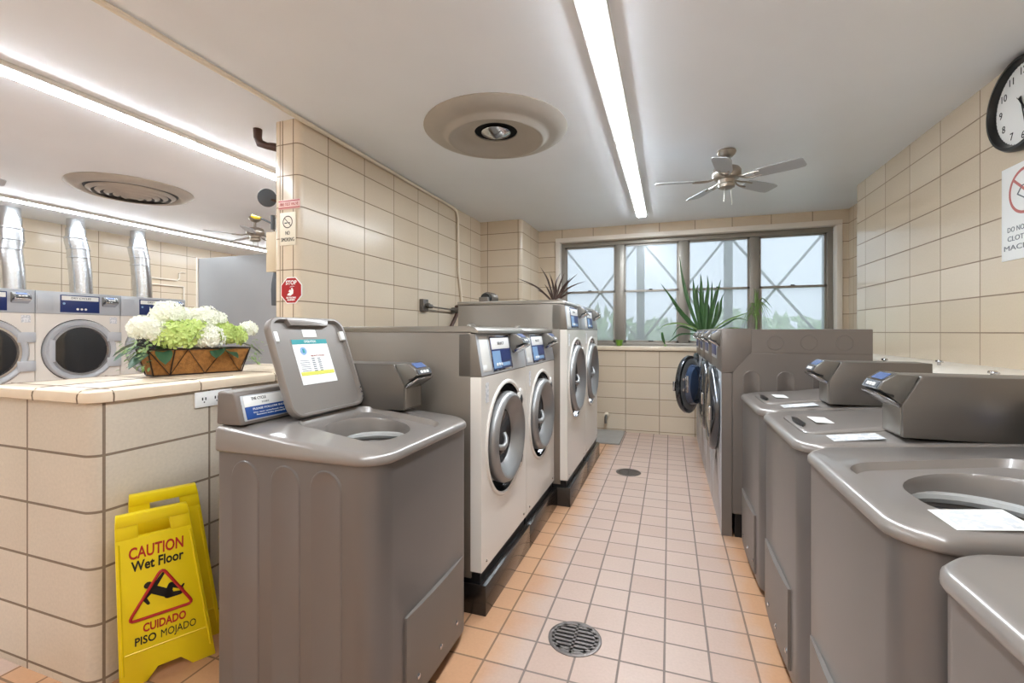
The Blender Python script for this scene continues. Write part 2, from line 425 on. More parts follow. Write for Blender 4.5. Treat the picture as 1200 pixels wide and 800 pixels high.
# white lined reveal
t = .045
f.box(WX0-.01, WX0+t, YB-.012, YW+.03, WZ0, WZ1-t, M_WTRIM, .004)
f.box(WX1-t, WX1+.01, YB-.012, YW+.03, WZ0, WZ1-t, M_WTRIM, .004)
f.box(WX0-.01, WX1+.01, YB-.0121, YW+.03, WZ1-t, WZ1+.01, M_WTRIM, .004)
f.build('window_lining', win)
s = MB()
s.box(WX0-.02, WX1+.02, YB-.022, YW+.03, WZ0-.045, WZ0+.0, M_CAP, .012, seg=3)
s.box(WX0+t, WX1-t, YB+.03, YW+.02, WZ0, WZ0+.012, M_WTRIM, .003)
s.build('window_sill', win)
fr = MB()
mull = [(-1.352, -1.30), (-.655, -.545), (.105, .215), (.885, .985), (1.655, 1.712)]
for a, b in mull:
    fr.box(a, b, YW-.03, YW+.03, WZ0+.05, WZ1-t-.055, M_WFRAME, .004)
fr.box(-1.352, 1.712, YW-.035, YW+.03, WZ1-t-.055, WZ1-t, M_WFRAME, .004)
fr.box(-1.352, 1.712, YW-.03, YW+.03, WZ0+.012, WZ0+.05, M_WFRAME, .004)
fr.build('window_frame', win)
for (a, b), (c, d) in zip(mull, mull[1:]):
    x0, x1 = b, c
    sm = MB(); zt = WZ1-t-.055; zb = WZ0+.05; zm = 1.755
    def sash(y, z0, z1, th):
        sm.box(x0, x0+th, y-.012, y+.012, z0, z1, M_WFRAME); sm.box(x1-th, x1, y-.012, y+.012, z0, z1, M_WFRAME)
        sm.box(x0, x1, y-.012, y+.012, z0, z0+th+.006, M_WFRAME); sm.box(x0, x1, y-.012, y+.012, z1-th, z1, M_WFRAME)
    sash(YW+.012, zm-.005, zt, .02); sash(YW-.014, zb, zm+.02, .024)
    sm.box((x0+x1)/2-.02, (x0+x1)/2+.02, YW-.04, YW-.02, zm+.018, zm+.03, M_BLACK, .002)
    sm.box((x0+x1)/2-.03, (x0+x1)/2+.03, YW-.036, YW-.024, zb+.02, zb+.03, M_BLACK, .002)
    so = sm.build('window_sash', win)
    MB().box(x0+.015, x1-.015, YW+.009, YW+.013, zm, zt-.01, M_PANE).build('window_pane', so, smooth=0)
    MB().box(x0+.018, x1-.018, YW-.016, YW-.012, zb+.015, zm+.01, M_PANE).build('window_pane', so, smooth=0)
# outside: paving, hedge, window grille
o = MB().box(-8, 9, 6.3, 24, -.6, -.5, M_ASPH).build('outside_paving', smooth=0); struct(o)
hb = MB()
rnd = random.Random(3)
def hedge_blob(cx, cy, cz, R):
    for i in range(110):
        th = rnd.uniform(0, 2*PI); ph = math.acos(rnd.uniform(-1, 1)); q = R*rnd.uniform(.75, 1.05)
        c = Vector((cx+q*math.sin(ph)*math.cos(th), cy+q*math.sin(ph)*math.sin(th), cz+q*math.cos(ph)))
        e = Euler((rnd.uniform(0, 6), rnd.uniform(0, 6), rnd.uniform(0, 6))).to_matrix().to_4x4(); e.translation = c
        s_ = .16
        hb.add([(-s_, 0, 0), (0, -s_*.5, .03), (s_, 0, 0), (0, s_*.5, .03)], [(0, 1, 2, 3)], M_HEDGE, e)
for i in range(13):
    hedge_blob(-1.65+i*.5, 8.2+rnd.uniform(-.2, .2), .2+rnd.uniform(-.1, .15), .62); hedge_blob(-1.65+i*.5, 8.3, .95+rnd.uniform(-.15, .25), .55)
tag(hb.build('hedge', smooth=0, recalc=False), 'pale green hedge growing outside behind the frosted windows', 'hedge', kind='stuff')
gr = tag(empty('window_grille', (0, 6.345, 0)), 'grey metal security grille of crossed bars outside the window', 'grille')
for px in (-1.435, -.365, .70, 1.77):
    MB().box(px-.05, px+.05, -.03, .03, -.5, 2.62, M_GRILLE, .004).build('post', gr)
for a, b in ((-1.435, -.365), (-.365, .70), (.70, 1.77)):
    for s_ in (0, 1):
        p0 = (a+.04, 0, 2.42 if s_ else 1.15); p1 = (b-.04, 0, 1.15 if s_ else 2.42)
        MB().tube([p0, p1], .016, M_GRILLE, 6).build('diagonal_bar', gr)
for zz in (.97, 2.55): MB().box(-1.5, 1.78, -.015, .015, zz-.02, zz+.02, M_GRILLE).build('rail', gr)

# ------------------------------------------------------------------ strip lights
def strip(y0, y1, x, lab, grp, wd=.1):
    L = y1-y0
    r = tag(empty('strip_light', (x, y0, H)), lab, 'ceiling light', grp)
    MB().box(-wd/2-.012, wd/2+.012, .002, L-.002, -.028, 0, M_WHITE2, .004).build('housing', r)
    MB().prism([(-wd/2, -.022), (-wd/2+.01, -.038), (wd/2-.01, -.038), (wd/2, -.022)], 'y', .006, L-.006, M_LED).build('diffuser', r, smooth=0)
J = [-1.3, -.2, .93, 2.04, 3.15, 4.25, 5.34]
lab = ['LED ceiling strip of the aisle line, behind the viewer by the front wall', 'LED ceiling strip of the aisle line, directly over the viewer', 'LED ceiling strip cut by the top edge of the photo', 'nearest full LED ceiling strip over the aisle, beside the round diffuser',
       'middle LED ceiling strip over the aisle, third from the window', 'last LED ceiling strip over the aisle, closest to the window']
lab = ['LED ceiling strip at the viewer end of the aisle line', 'LED ceiling strip over the viewer, second of the aisle line', 'LED ceiling strip over the aisle cut off by the top edge of the photo',
       'longest looking LED ceiling strip over the aisle, right of the round diffuser', 'short looking LED ceiling strip over the aisle, between its two joints', 'last LED ceiling strip over the aisle, closest to the window']
for a, b, l_ in zip(J, J[1:], lab): strip(a, b, -.295, l_, 'LED strips over the aisle')
J = [-1.2, -.05, 1.1, 2.26, 3.4, 4.55, 5.7]
lab = ['LED ceiling strip at the viewer end of the line above the half wall', 'second LED ceiling strip of the line above the half wall', 'bright LED ceiling strip entering at the upper left edge of the photo', 'LED ceiling strip ending at the tiled pillar, above the flower box',
       'LED ceiling strip hidden behind the tiled pillar', 'farthest LED ceiling strip of the line behind the pillar']
for a, b, l_ in zip(J, J[1:], lab): strip(a, b, -3.13, l_, 'LED strips above the half wall')
J = [.55, 1.68, 2.76, 3.5, 4.6, 5.65, 6.7]
lab = ['LED strip of the far line, outside the left edge', 'LED strip of the far line before the exhaust ducts', 'LED strip in front of the exhaust duct at the left edge', 'LED strip in front of the middle exhaust duct', 'LED strip above the grey partition, behind the round vent', 'last LED strip of the far line, next to the small distant fan']
for a, b, l_ in zip(J, J[1:], lab): strip(a, b, -6.13, l_, 'LED strips in front of the exhaust ducts', .08)

# ------------------------------------------------------------------ coin meter head (shared shape); local: +X width centred, front toward -Y, attached at y=0
def meter_head(parent, M, wd=.115, name='coin_meter'):
    b = MB(); h = wd/2
    prof = [(.045, .188), (-.012, .19), (-.048, .166), (-.06, .142), (-.038, .132), (-.03, .118), (-.062, .13), (-.06, .118), (.0, .092), (.004, .105)]
    prof = [(.045, .188), (-.012, .192), (-.047, .168), (-.061, .143), (-.034, .133), (.0, .092)]
    b.prism(prof, 'x', -h, h, M_CASED, .004, M)
    b.prism([(-.064, .136), (-.062, .126), (-.002, .086), (.0, .1)], 'x', -h*.96, h*.96, M_CHROME, .003, M)
    b.prism([(-.052, .1375), (-.05, .1335), (-.02, .120), (-.02, .128)], 'x', -h*1.01, h*1.01, M_BLACK, 0, M)
    o = b.build(name, parent)
    # display on the slanted top, buttons on the nose
    d = MB()
    v0 = Vector((0, -.012, .192)); v1 = Vector((0, -.047, .168)); v2 = Vector((0, -.061, .143))
    def plate(a, c, lo, hi, x0, x1, m, off):
        e = (c-a).normalized(); n_ = Vector((0, -(c-a).z, (c-a).y)).normalized()
        if n_.y > 0: n_ = -n_
        if n_.z < 0 and a is v0: n_ = -n_
        p = a+(c-a)*lo; q = a+(c-a)*hi
        vs = []
        for k in (0, off):
            for (pp, xx) in ((p, x0), (p, x1), (q, x1), (q, x0)): vs.append(Vector((xx, 0, 0))+pp+n_*(k+.0003))
        return vs, [(0, 1, 2, 3), (4, 7, 6, 5), (0, 4, 5, 1), (1, 5, 6, 2), (2, 6, 7, 3), (3, 7, 4, 0)], m
    v00 = Vector((0, .04, .1895))
    for args in ((v0, v1, .0, 1.0, -h*.9, h*.9, M_CHROME, .0012), (v0, v1, .12, .85, -h*.62, h*.62, M_LCD, .0024), (v1, v2, .03, .97, -h*.9, h*.9, M_CHROME, .0012), (v1, v2, .15, .85, -h*.78, h*.78, M_SLATE, .0024),
                 (v1, v2, .3, .7, -h*.5, -h*.22, M_PAPER, .0036), (v1, v2, .3, .7, -h*.13, h*.13, M_PAPER, .0036), (v1, v2, .3, .7, h*.22, h*.5, M_PAPER, .0036)):
        vs, fs, m = plate(*args); d.add(vs, fs, m, M)
    d.build('keypad', o)
    return o

# ------------------------------------------------------------------ top-load washers
def ztop(y): return .888+.052*min(max((y-.03)/.40, 0), 1)
def bow(pts, amt=.018, w_=.66):
    out = []
    for x, y in pts:
        k = max(0, 1-y/.25)
        out.append((x, y-amt*k*math.cos(PI*x/w_/1.05)+amt*k*.2))
    return out
def top_loader(loc, rz, mir, lid, lab, grp, lc=-.015, console=True, stickers='plain', case=True, cy=.27):
    R_ = tag(empty('top_load_washer', loc, rz), lab, 'washing machine', grp)
    def fin(b, name, par=None, **k):
        return b.build(name, par or R_, **k)
    W, D = .66, .635
    # footprint: big radius at the front corners, small at the rear
    def foot(off):
        pts = []
        rf, rb = .085+off, .02+max(off, -.015)
        w2 = W/2+off; y0 = -off; y1 = D+off
        for (cx, cy, r, a0) in ((w2-rf, y0+rf, rf, -90), (w2-rb, y1-rb, rb, 0), (-w2+rb, y1-rb, rb, 90), (-w2+rf, y0+rf, rf, 180)):
            for i in range(9):
                a = math.radians(a0+90*i/8); pts.append((cx+r*math.cos(a), cy+r*math.sin(a)))
        return bow(pts)
    b = MB()
    r0 = foot(-.006)
    b.rings([[(x, y, .035) for x, y in r0], [(x, y, .862) for x, y in r0]], M_TAUPE, True, False)
    # pressed arches on both sides
    for sx in (-1, 1):
        for ya in (.185, .34, .505):
            yw = .056
            arch = [(ya-yw, .075), (ya-yw, .775)]+[(ya-yw*math.cos(PI*i/10), .775+yw*math.sin(PI*i/10)) for i in range(1, 10)]+[(ya+yw, .775), (ya+yw, .075)]
            x = sx*(W/2-.006)
            ring = lambda off, xx: [(xx, ya+(p[0]-ya)*(1-off/yw), (p[1]-off if p[1] > .775 else (p[1] if p[1] > .1 else p[1]+off))) for p in arch]
            b.rings([ring(-.003, x), ring(0, x+sx*.0032), ring(.004, x+sx*.0035), ring(.009, x+sx*.0012)], M_TAUPE, False, True)
    fin(b, 'body')
    # front service panel with screws
    p = MB(); pl = bow(rr(.1, .1, .01)); 
    def fy(x): # front surface y of body at x
        k = .018; return .006-k*math.cos(PI*x/.66/1.05)+k*.2
    xs = [(-.185+i*(.425/8))*mir for i in range(9)]
    rs = []
    for x in xs: rs.append([(x, fy(x)-.005, .06), (x, fy(x)-.005, .345+.0*(x)), (x, fy(x)+.01, .345), (x, fy(x)+.01, .06)])
    p.rings(rs, M_TAUPE_D, True, True)
    po = fin(p, 'access_panel', smooth=20)
    for x in (-.12, .03, .17): fin(MB().lathe([(.009, 0), (.009, .003), (.006, .005), (.001, .006)], M_CHROME, 12, T(x, fy(x)-.0048, .12) @ RX(PI/2)), 'screw', po)
    k = MB(); kf = foot(-.035)
    k.rings([[(x, y+.02, .0) for x, y in kf], [(x, y+.02, .036) for x, y in kf]], M_BLACK, True, True); fin(k, 'base')
    # top deck
    o1, o2, o3, o4, o5 = foot(.001), foot(.004), foot(.003), foot(-.006), foot(-.018)
    def zz(y, d): return ztop(y)-d
    hx, hy = lc, .24
    rec = rr(.40, .385, .07, 8, hx, hy); rec2 = rr(.38, .36, .06, 8, hx, hy)
    hol = rr(.325, .27, .135, 8, hx, hy+.02); hol2 = rr(.315, .26, .13, 8, hx, hy+.02)
    d = MB()
    R3 = [[(x, y, .856) for x, y in foot(-.004)], [(x, y, .857) for x, y in o1], [(x, y, .862) for x, y in o2], [(x, y, zz(y, .013)) for x, y in o3], [(x, y, zz(y, .003)) for x, y in o4], [(x, y, zz(y, 0)) for x, y in o5],
          [(x, y, zz(y, 0)) for x, y in rec], [(x, y, zz(y, .020)) for x, y in rec2], [(x, y, zz(y, .024)) for x, y in hol], [(x, y, zz(y, .036)) for x, y in hol2], [(x, y, .80) for x, y in hol2]]
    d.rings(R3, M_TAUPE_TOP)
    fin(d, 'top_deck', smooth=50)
    # tub seen through the hole
    if lid == 'open':
        t_ = MB()
        t_.lathe([(.172, .845), (.185, .80), (.205, .79), (.205, .45), (.0, .45)], M_RUBBER, 40, T(hx, hy+.01, 0), cap=False)
        tb = fin(t_, 'tub')
        t2 = MB(); t2.torus(.155, .014, M_TUBW, T(hx, hy+.01, .835)); t2.torus(.150, .008, M_CHROME, T(hx, hy+.01, .805))
        t2.lathe([(.16, .83), (.172, .80), (.172, .50), (.0, .49)], M_BASKET, 40, T(hx, hy+.01, 0), cap=False)
        for i in range(28):
            a = 2*PI*i/28
            t2.box(-.008, .008, -.002, .002, -.004, .004, M_BLACK, M=T(hx+.170*math.cos(a), hy+.01+.170*math.sin(a), .79) @ RZ(a+PI/2))
        t2.lathe([(.05, .49), (.04, .6), (.03, .70), (.0, .71)], M_SLATE, 20, T(hx, hy+.01, 0), cap=False)
        fin(t2, 'basket', tb)
    # lid
    lw, ld = .385, .375
    L = MB()
    hinge = hy+ld/2+.003
    if lid == 'closed':
        zc = ztop(hy)
        pr = rr(lw, ld, .055, 8, hx, hy)
        def ring(off, dz):
            return [(hx+(x-hx)*(1-off/(lw/2)), hy+(y-hy)*(1-off/(ld/2)), ztop(y)+dz) for x, y in pr]
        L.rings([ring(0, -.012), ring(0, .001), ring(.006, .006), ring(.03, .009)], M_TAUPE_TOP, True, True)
        lo = fin(L, 'lid')
        s_ = MB()   # dark finger slot at the front
        yy = hy-ld/2+.012
        s_.prism([(hx-.085, yy+.003), (hx-.03, yy-.006), (hx+.03, yy-.006), (hx+.085, yy+.003), (hx+.06, yy+.016), (hx-.06, yy+.016)], 'z', ztop(.08)+.003, ztop(.08)+.0135, M_BLACK)
        fin(s_, 'finger_slot', lo)
        s2 = MB()
        zl = ztop(.15)+.0095
        s2.box(hx-.0-.06, hx+.06, .115, .185, zl, zl+.001, M_PAPER)
        fin(s2, 'lid_sticker', lo)['label'] = 'white sticker behind the finger slot'
        s3 = MB(); s3.add([(x, y, ztop(y)+.0015) for x, y in ((.205, .10), (.295, .10), (.295, .24), (.205, .24))], [(0, 1, 2, 3)], M_FINE2)
        fin(s3, 'label_strip')
    else:
        A = math.radians(110)
        Mh = T(hx, hinge, ztop(hinge)+.006) @ RX(-A)   # lid local: x centred, y from -ld (front) to 0 (hinge), z up when closed
        pr = rr(lw, ld, .05, 8, 0, -ld/2)
        def ring(off, z):
            return [(x*(1-off/(lw/2)), -ld/2+(y+ld/2)*(1-off/(ld/2)), z) for x, y in pr]
        # outer shell, rim, recessed underside
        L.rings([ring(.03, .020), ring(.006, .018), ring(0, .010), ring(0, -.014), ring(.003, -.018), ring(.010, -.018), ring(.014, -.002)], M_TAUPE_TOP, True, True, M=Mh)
        L.prism([(-.11, -ld+.004), (-.095, -ld+.036), (-.075, -ld+.030), (.075, -ld+.030), (.095, -ld+.036), (.11, -ld+.004)], 'z', -.020, .004, M_TAUPE_TOP, .003, M=Mh)
        lo = fin(L, 'lid')
        for sx in (-1, 1):
            q = MB(); q.box(sx*.175-.014, sx*.175+.014, -ld+.055, -ld+.095, -.016, -.001, M_WHITE2, .004, M=Mh); fin(q, 'bumper', lo)
        q = MB(); q.box(-.035, .035, -ld+.045, -ld+.075, -.0045, -.0015, M_PAPER, M=Mh); fin(q, 'lid_tag', lo)
        q = MB()
        x0, x1, y0, y1 = -.10, .08, -ld+.085, -.115
        q.box(x0, x1, y0, y1, -.0035, -.002, M_FINE, M=Mh)
        q.box(x0, x1, y0, y0+.018, -.0045, -.0034, M_TEAL, M=Mh)
        q.box(x0+.005, x1-.005, y1-.048, y1-.034, -.0045, -.0034, M_YELL, M=Mh)
        q.lathe([(.016, 0), (.016, .001)], M_LBLUE, 16, Mh @ T(x0+.045, y0+.045, -.0045))
        q.box(x0+.041, x0+.049, y0+.037, y0+.053, -.0062, -.0044, M_TEAL, M=Mh)
        for i in range(7):
            q.box(x0+.015, x0+.06, y0+.082+i*.008, y0+.084+i*.008, -.0042, -.0034, M_INK, M=Mh)
            q.box(x0+.075, x0+.09, y0+.075+i*.008, y0+.079+i*.008, -.0042, -.0034, M_INK, M=Mh)
            q.box(x0+.105, x0+.12, y0+.075+i*.008, y0+.079+i*.008, -.0042, -.0034, M_INK, M=Mh)
        # printing faces the viewer when the lid stands open
        q.text('OPERATION', .013, M_PAPER, Mh @ T(-.01*mir, y0+.009, -.0048) @ RX(PI), width=.06)
        q.text('SELECT CYCLE', .007, M_PINK, Mh @ T(.01*mir, y0+.066, -.0045) @ RX(PI), width=.07)
        fin(q, 'instruction_label', lo)['label'] = 'white instruction label with teal header'
        for z_ in (-.03, -.05, -.07): fin(MB().lathe([(.005, 0), (.004, .004)], M_CHROME, 10, Mh @ T(lw/2-.014, z_, -.019) @ RX(PI)), 'screw', lo)
    # meter case on the deck
    c = MB(); zr = .928
    prof = [(cy, zr), (cy, zr+.10), (cy+.047, zr+.188), (.64, zr+.188), (.64, zr)]
    c.prism(prof, 'x', .178, .322, M_CASE, .003)
    c.box(.19, .31, cy-.003, cy+.005, zr+.006, zr+.09, M_STEEL, .002)
    if case:
        co = fin(c, 'meter_case'); meter_head(co, T(.25, cy, zr), .13)
    if console:
        q = MB()
        q.prism([(.525, .942), (.555, 1.045), (.565, 1.052), (.632, 1.052), (.637, .942)], 'x', -.322, .165, M_TAUPE_D, .008, seg=3)
        ko = fin(q, 'control_console')
        q = MB(); sl = math.atan2(.03, .103)
        Mc = T(0, .525, .942) @ RX(-sl)
        q.box(-.306, .15, -.0035, .002, .012, .098, M_SILVER, .003, M=Mc)
        q.box(-.298, .14, -.0055, 0, .058, .094, M_PAPER, .001, M=Mc)
        q.box(-.298, .14, -.0055, 0, .016, .058, M_BLUE, .001, M=Mc)
        fin(q, 'control_label', ko)
        if mir > 0:
            q = MB()
            q.text('THE CYCLE', .014, M_BINK, Mc @ T(-.24, -.006, .083) @ FACE_MY, width=.06)
            q.text('START', .008, M_INK, Mc @ T(-.215, -.006, .068) @ FACE_MY, width=.03)
            q.text('PLEASE FOLLOW INSTRUCTIONS', .010, M_PAPER, Mc @ T(-.17, -.006, .048) @ FACE_MY, width=.2)
            q.text('Do not overload the machine', .007, M_PAPER, Mc @ T(-.18, -.006, .036) @ FACE_MY, width=.18)
            q.text('Remove items promptly', .007, M_PAPER, Mc @ T(-.2, -.006, .028) @ FACE_MY, width=.12)
            fin(q, 'lettering', ko)
    if stickers == 'qr':
        q = MB(); z_ = ztop(.09)+.001
        q.add([(x, y, ztop(y)+.001) for x, y in ((.21, .085), (.31, .085), (.31, .20), (.21, .20))], [(0, 1, 2, 3)], M_PAPER); q.add([(x, y, ztop(y)+.0018) for x, y in ((.216, .095), (.304, .095), (.304, .19), (.216, .19))], [(0, 1, 2, 3)], M_FINE2)
        fin(q, 'deck_sticker')
    return R_
G1 = 'top load washers along the right wall'
XF = .40
top_loader((-.79, 1.44, 0), PI/2, 1, 'open', 'taupe top load washer left of the aisle, its lid standing open', None, cy=.235)
top_loader((XF, .62, 0), -PI/2, -1, 'closed', 'nearest right-hand top load washer, only a corner showing at the lower right', G1)
top_loader((XF, 1.34, 0), -PI/2, -1, 'open', 'right-hand top load washer with its round tub opening showing', G1, lc=.06, stickers='qr', case=False)
top_loader((XF, 2.02, 0), -PI/2, -1, 'closed', 'closed-lid top load washer directly behind the one with the open tub', G1)
top_loader((XF, 2.70, 0), -PI/2, -1, 'closed', 'farthest right-hand top load washer, touching the side of the dryers', G1)

# ------------------------------------------------------------------ white front-load washers
def disc_hole(b, w_, z0, z1, R, cz, y, m, n=12, cx=0):
    """front sheet w_ x (z1-z0) at depth y with a round hole"""
    outer = rr(w_, z1-z0, .004, n, 0, (z0+z1)/2); inner = rr(2*R, 2*R, R, n, cx, cz)
    b.rings([[(p[0], y, p[1]) for p in outer], [(p[0], y, p[1]) for p in inner]], m)
def front_loader(loc, rz, w_, d_, h_, lab, grp, big=False):
    R_ = tag(empty('front_load_washer', loc, rz), lab, 'washing machine', grp)
    zb = .185; zc = 1.048 if not big else 1.265
    cz, R = (.72, .268) if not big else (.885, .30)
    hw = w_/2-.002
    b = MB()
    b.box(-hw, hw, .05, d_, zb-.03, h_-.028, M_GSIDE, .003)
    b.build('body', R_)
    t_ = MB()
    t_.prism([(.012, h_-.034), (.016, h_-.018), (.035, h_-.004), (.06, h_), (d_+.004, h_), (d_+.004, h_-.026), (.06, h_-.026)], 'x', -hw-.002, hw+.002, M_STEEL if not big else M_STEEL, .002)
    t_.lathe([(.03, 0), (.028, .006), (.012, .012), (.0, .013)], M_STEEL, 16, T(-hw+.05, .07, h_) @ Matrix.Scale(.6, 4, (0, 1, 0)))
    t_.build('top_cover', R_)
    # front panel with round opening
    f_ = MB(); 
    disc_hole(f_, 2*hw, zb, zc, R, cz, 0, M_WHITE)
    ou = rr(2*hw, zc-zb, .004, 12, 0, (zb+zc)/2); inn = rr(2*R, 2*R, R, 12, 0, cz); inn2 = rr(2*R-.03, 2*R-.03, R-.015, 12, 0, cz)
    f_.rings([[(p[0], 0, p[1]) for p in ou], [(p[0], .052, p[1]) for p in ou]], M_WHITE)
    f_.rings([[(p[0], 0, p[1]) for p in inn], [(p[0], .012, p[1]) for p in inn], [(p[0], .05, p[1]) for p in inn2]], M_CHROME)
    f_.build('front_panel', R_, smooth=30)
    rc = MB(); rc.lathe([(R, 0), (.2, .03), (.17, .03), (.16, .2), (.001, .22)], M_DARK, 40, T(0, .03, cz) @ RX(-PI/2), cap=False)
    rc.build('drum_recess', R_)
    rim = MB(); 
    for a in (38, -38):   # white scooped ears of the hinge side
        ca, sa = math.cos(math.radians(a)), math.sin(math.radians(a))
        rim.lathe([(.05, -.001), (.046, .008), (.03, .012), (.0, .012)], M_WHITE, 20, T((R+.005)*ca, 0, cz+(R+.005)*sa) @ RX(PI/2))
        rim.box(-.02, .02, -.016, -.002, -.022, .022, M_BLACK, .003, M=T((R-.012)*ca, 0, cz+(R-.012)*sa) @ RY(-math.radians(a)))
    rim.lathe([(R, 0), (R+.006, .008), (R+.016, .006), (R+.022, -.001)], M_WHITE, 48, T(0, 0, cz) @ RX(PI/2), cap=False)
    rim.build('door_surround', R_)
    # door: thick rolled ring, cone and dark glass
    dr = MB(); r1 = R-.042
    dr.lathe([(r1-.02, -.03), (r1, -.02), (r1+.002, .008), (r1-.006, .026), (r1-.02, .034), (r1-.034, .030), (r1-.044, .014), (r1-.088, -.022), (r1-.09, -.04)], M_RING, 56, T(0, 0, cz) @ RX(PI/2), cap=False)
    do = dr.build('door', R_, smooth=45)
    g_ = MB(); g_.lathe([(r1-.089, -.026), (r1-.11, -.03), (.06, -.045), (.0, -.05)], M_GLASSD, 48, T(0, 0, cz) @ RX(PI/2), cap=False)
    g_.build('door_glass', do)
    hd = MB()
    xh = -(r1-.035)
    hd.tube([(xh-.005, -.03, cz-.01), (xh+.01, -.048, cz-.012), (xh+.04, -.05, cz+.0), (xh+.065, -.042, cz+.02), (xh+.07, -.03, cz+.045)], .011, M_RING, 10, rad=[.013, .014, .012, .011, .009])
    hd.box(xh+.0, xh+.06, -.034, -.002, cz-.05, cz-.01, M_BLACK, .006)
    hd.build('door_handle', do)
    # sloped control fascia
    s = MB(); y1 = .032 if not big else .02
    s.prism([(.0, zc+.001), (y1, h_-.034), (.11, h_-.034), (.11, zc+.001)], 'x', -hw, hw, M_GSIDE, .002)
    so = s.build('control_fascia', R_)
    hh = math.hypot(y1, h_-.034-zc); Ms = T(0, 0, zc) @ RX(-math.atan2(y1, h_-.034-zc))
    q = MB()
    q.box(-hw+.006, hw-.003, -.0025, .001, .004, hh-.002, M_SILVER, .001, M=Ms)
    q.box(-hw+.028, -hw+.125, -.004, .0, .02, hh-.014, M_WHITE2, .001, M=Ms)
    q.box(-hw+.03, -hw+.07, -.006, .0, .026, .05, M_PAPER, .001, M=Ms)
    q.build('soap_panel', so)
    q = MB(); xa, xb = -hw+.155, -hw+.42
    q.box(xa-.012, xb+.012, -.004, 0, .012, hh-.008, M_CHROME, .001, M=Ms)
    q.box(xa, xb, -.005, 0, .02, hh-.016, M_NAVY, .001, M=Ms)
    q.box(xa+.006, xb-.006, -.0065, 0, hh*.60, hh-.022, M_PAPER, .001, M=Ms)
    q.box(xa+.006, xa+.11, -.0062, 0, .026, hh*.56, M_LBLUE, M=Ms)
    q.box(xa+.125, xb-.012, -.0062, 0, hh*.3, hh*.56, M_NAVY, M=Ms)
    q.box(xa+.125, xb-.03, -.0062, 0, .03, hh*.25, M_LBLUE, M=Ms)
    for i in range(3): q.lathe([(.008, 0), (.007, .003)], M_PAPER, 12, Ms @ T(xa+.05+i*.03, -.006, hh*.22) @ RX(PI/2))
    q.text('SELECT', .02, M_BINK, Ms @ T((xa+xb)/2, -.007, hh*.74) @ FACE_MY, width=.09)
    q.build('control_label', so)
    meter_head(so, T(.165, .0, zc+.012+(0 if not big else .0)) @ Matrix.Diagonal((1, 1, 1, 1)) @ T(0, .005, -.012), .12)
    # small sticker, screws
    q = MB(); q.box(-hw+.05, -hw+.085, -.001, .0, zc-.12, zc-.03, M_FINE2); q.build('printed_sticker', R_)
    for x in (-hw+.06, hw-.05): MB().lathe([(.006, 0), (.004, .004)], M_CHROME, 10, T(x, 0, zb+.03) @ RX(PI/2)).build('screw', R_)
    k = MB(); k.box(-hw-.002, hw+.002, -.022, d_, 0, .135, M_BASE, .003); k.box(-hw+.01, hw-.01, .01, d_-.01, .13, zb-.01, M_BLACK)
    k.build('base', R_)
    return R_
a = front_loader((-.783, 2.193, 0), PI/2, .672, .82, 1.275, 'white front load washer right behind the open-lid top loader', 'white front load washers on the left of the aisle')
b = dup(a, (-.783, 2.866, 0), PI/2, 'shorter white front load washer, second in the left row, against the taller pair')
c = front_loader((-.69, 3.572, 0), PI/2, .72, .86, 1.48, 'taller white front load washer, near one of the tall pair', 'tall white front load washers before the window', big=True)
d = dup(c, (-.69, 4.293, 0), PI/2, 'taller white front load washer at the end of the left row, nearest the window')

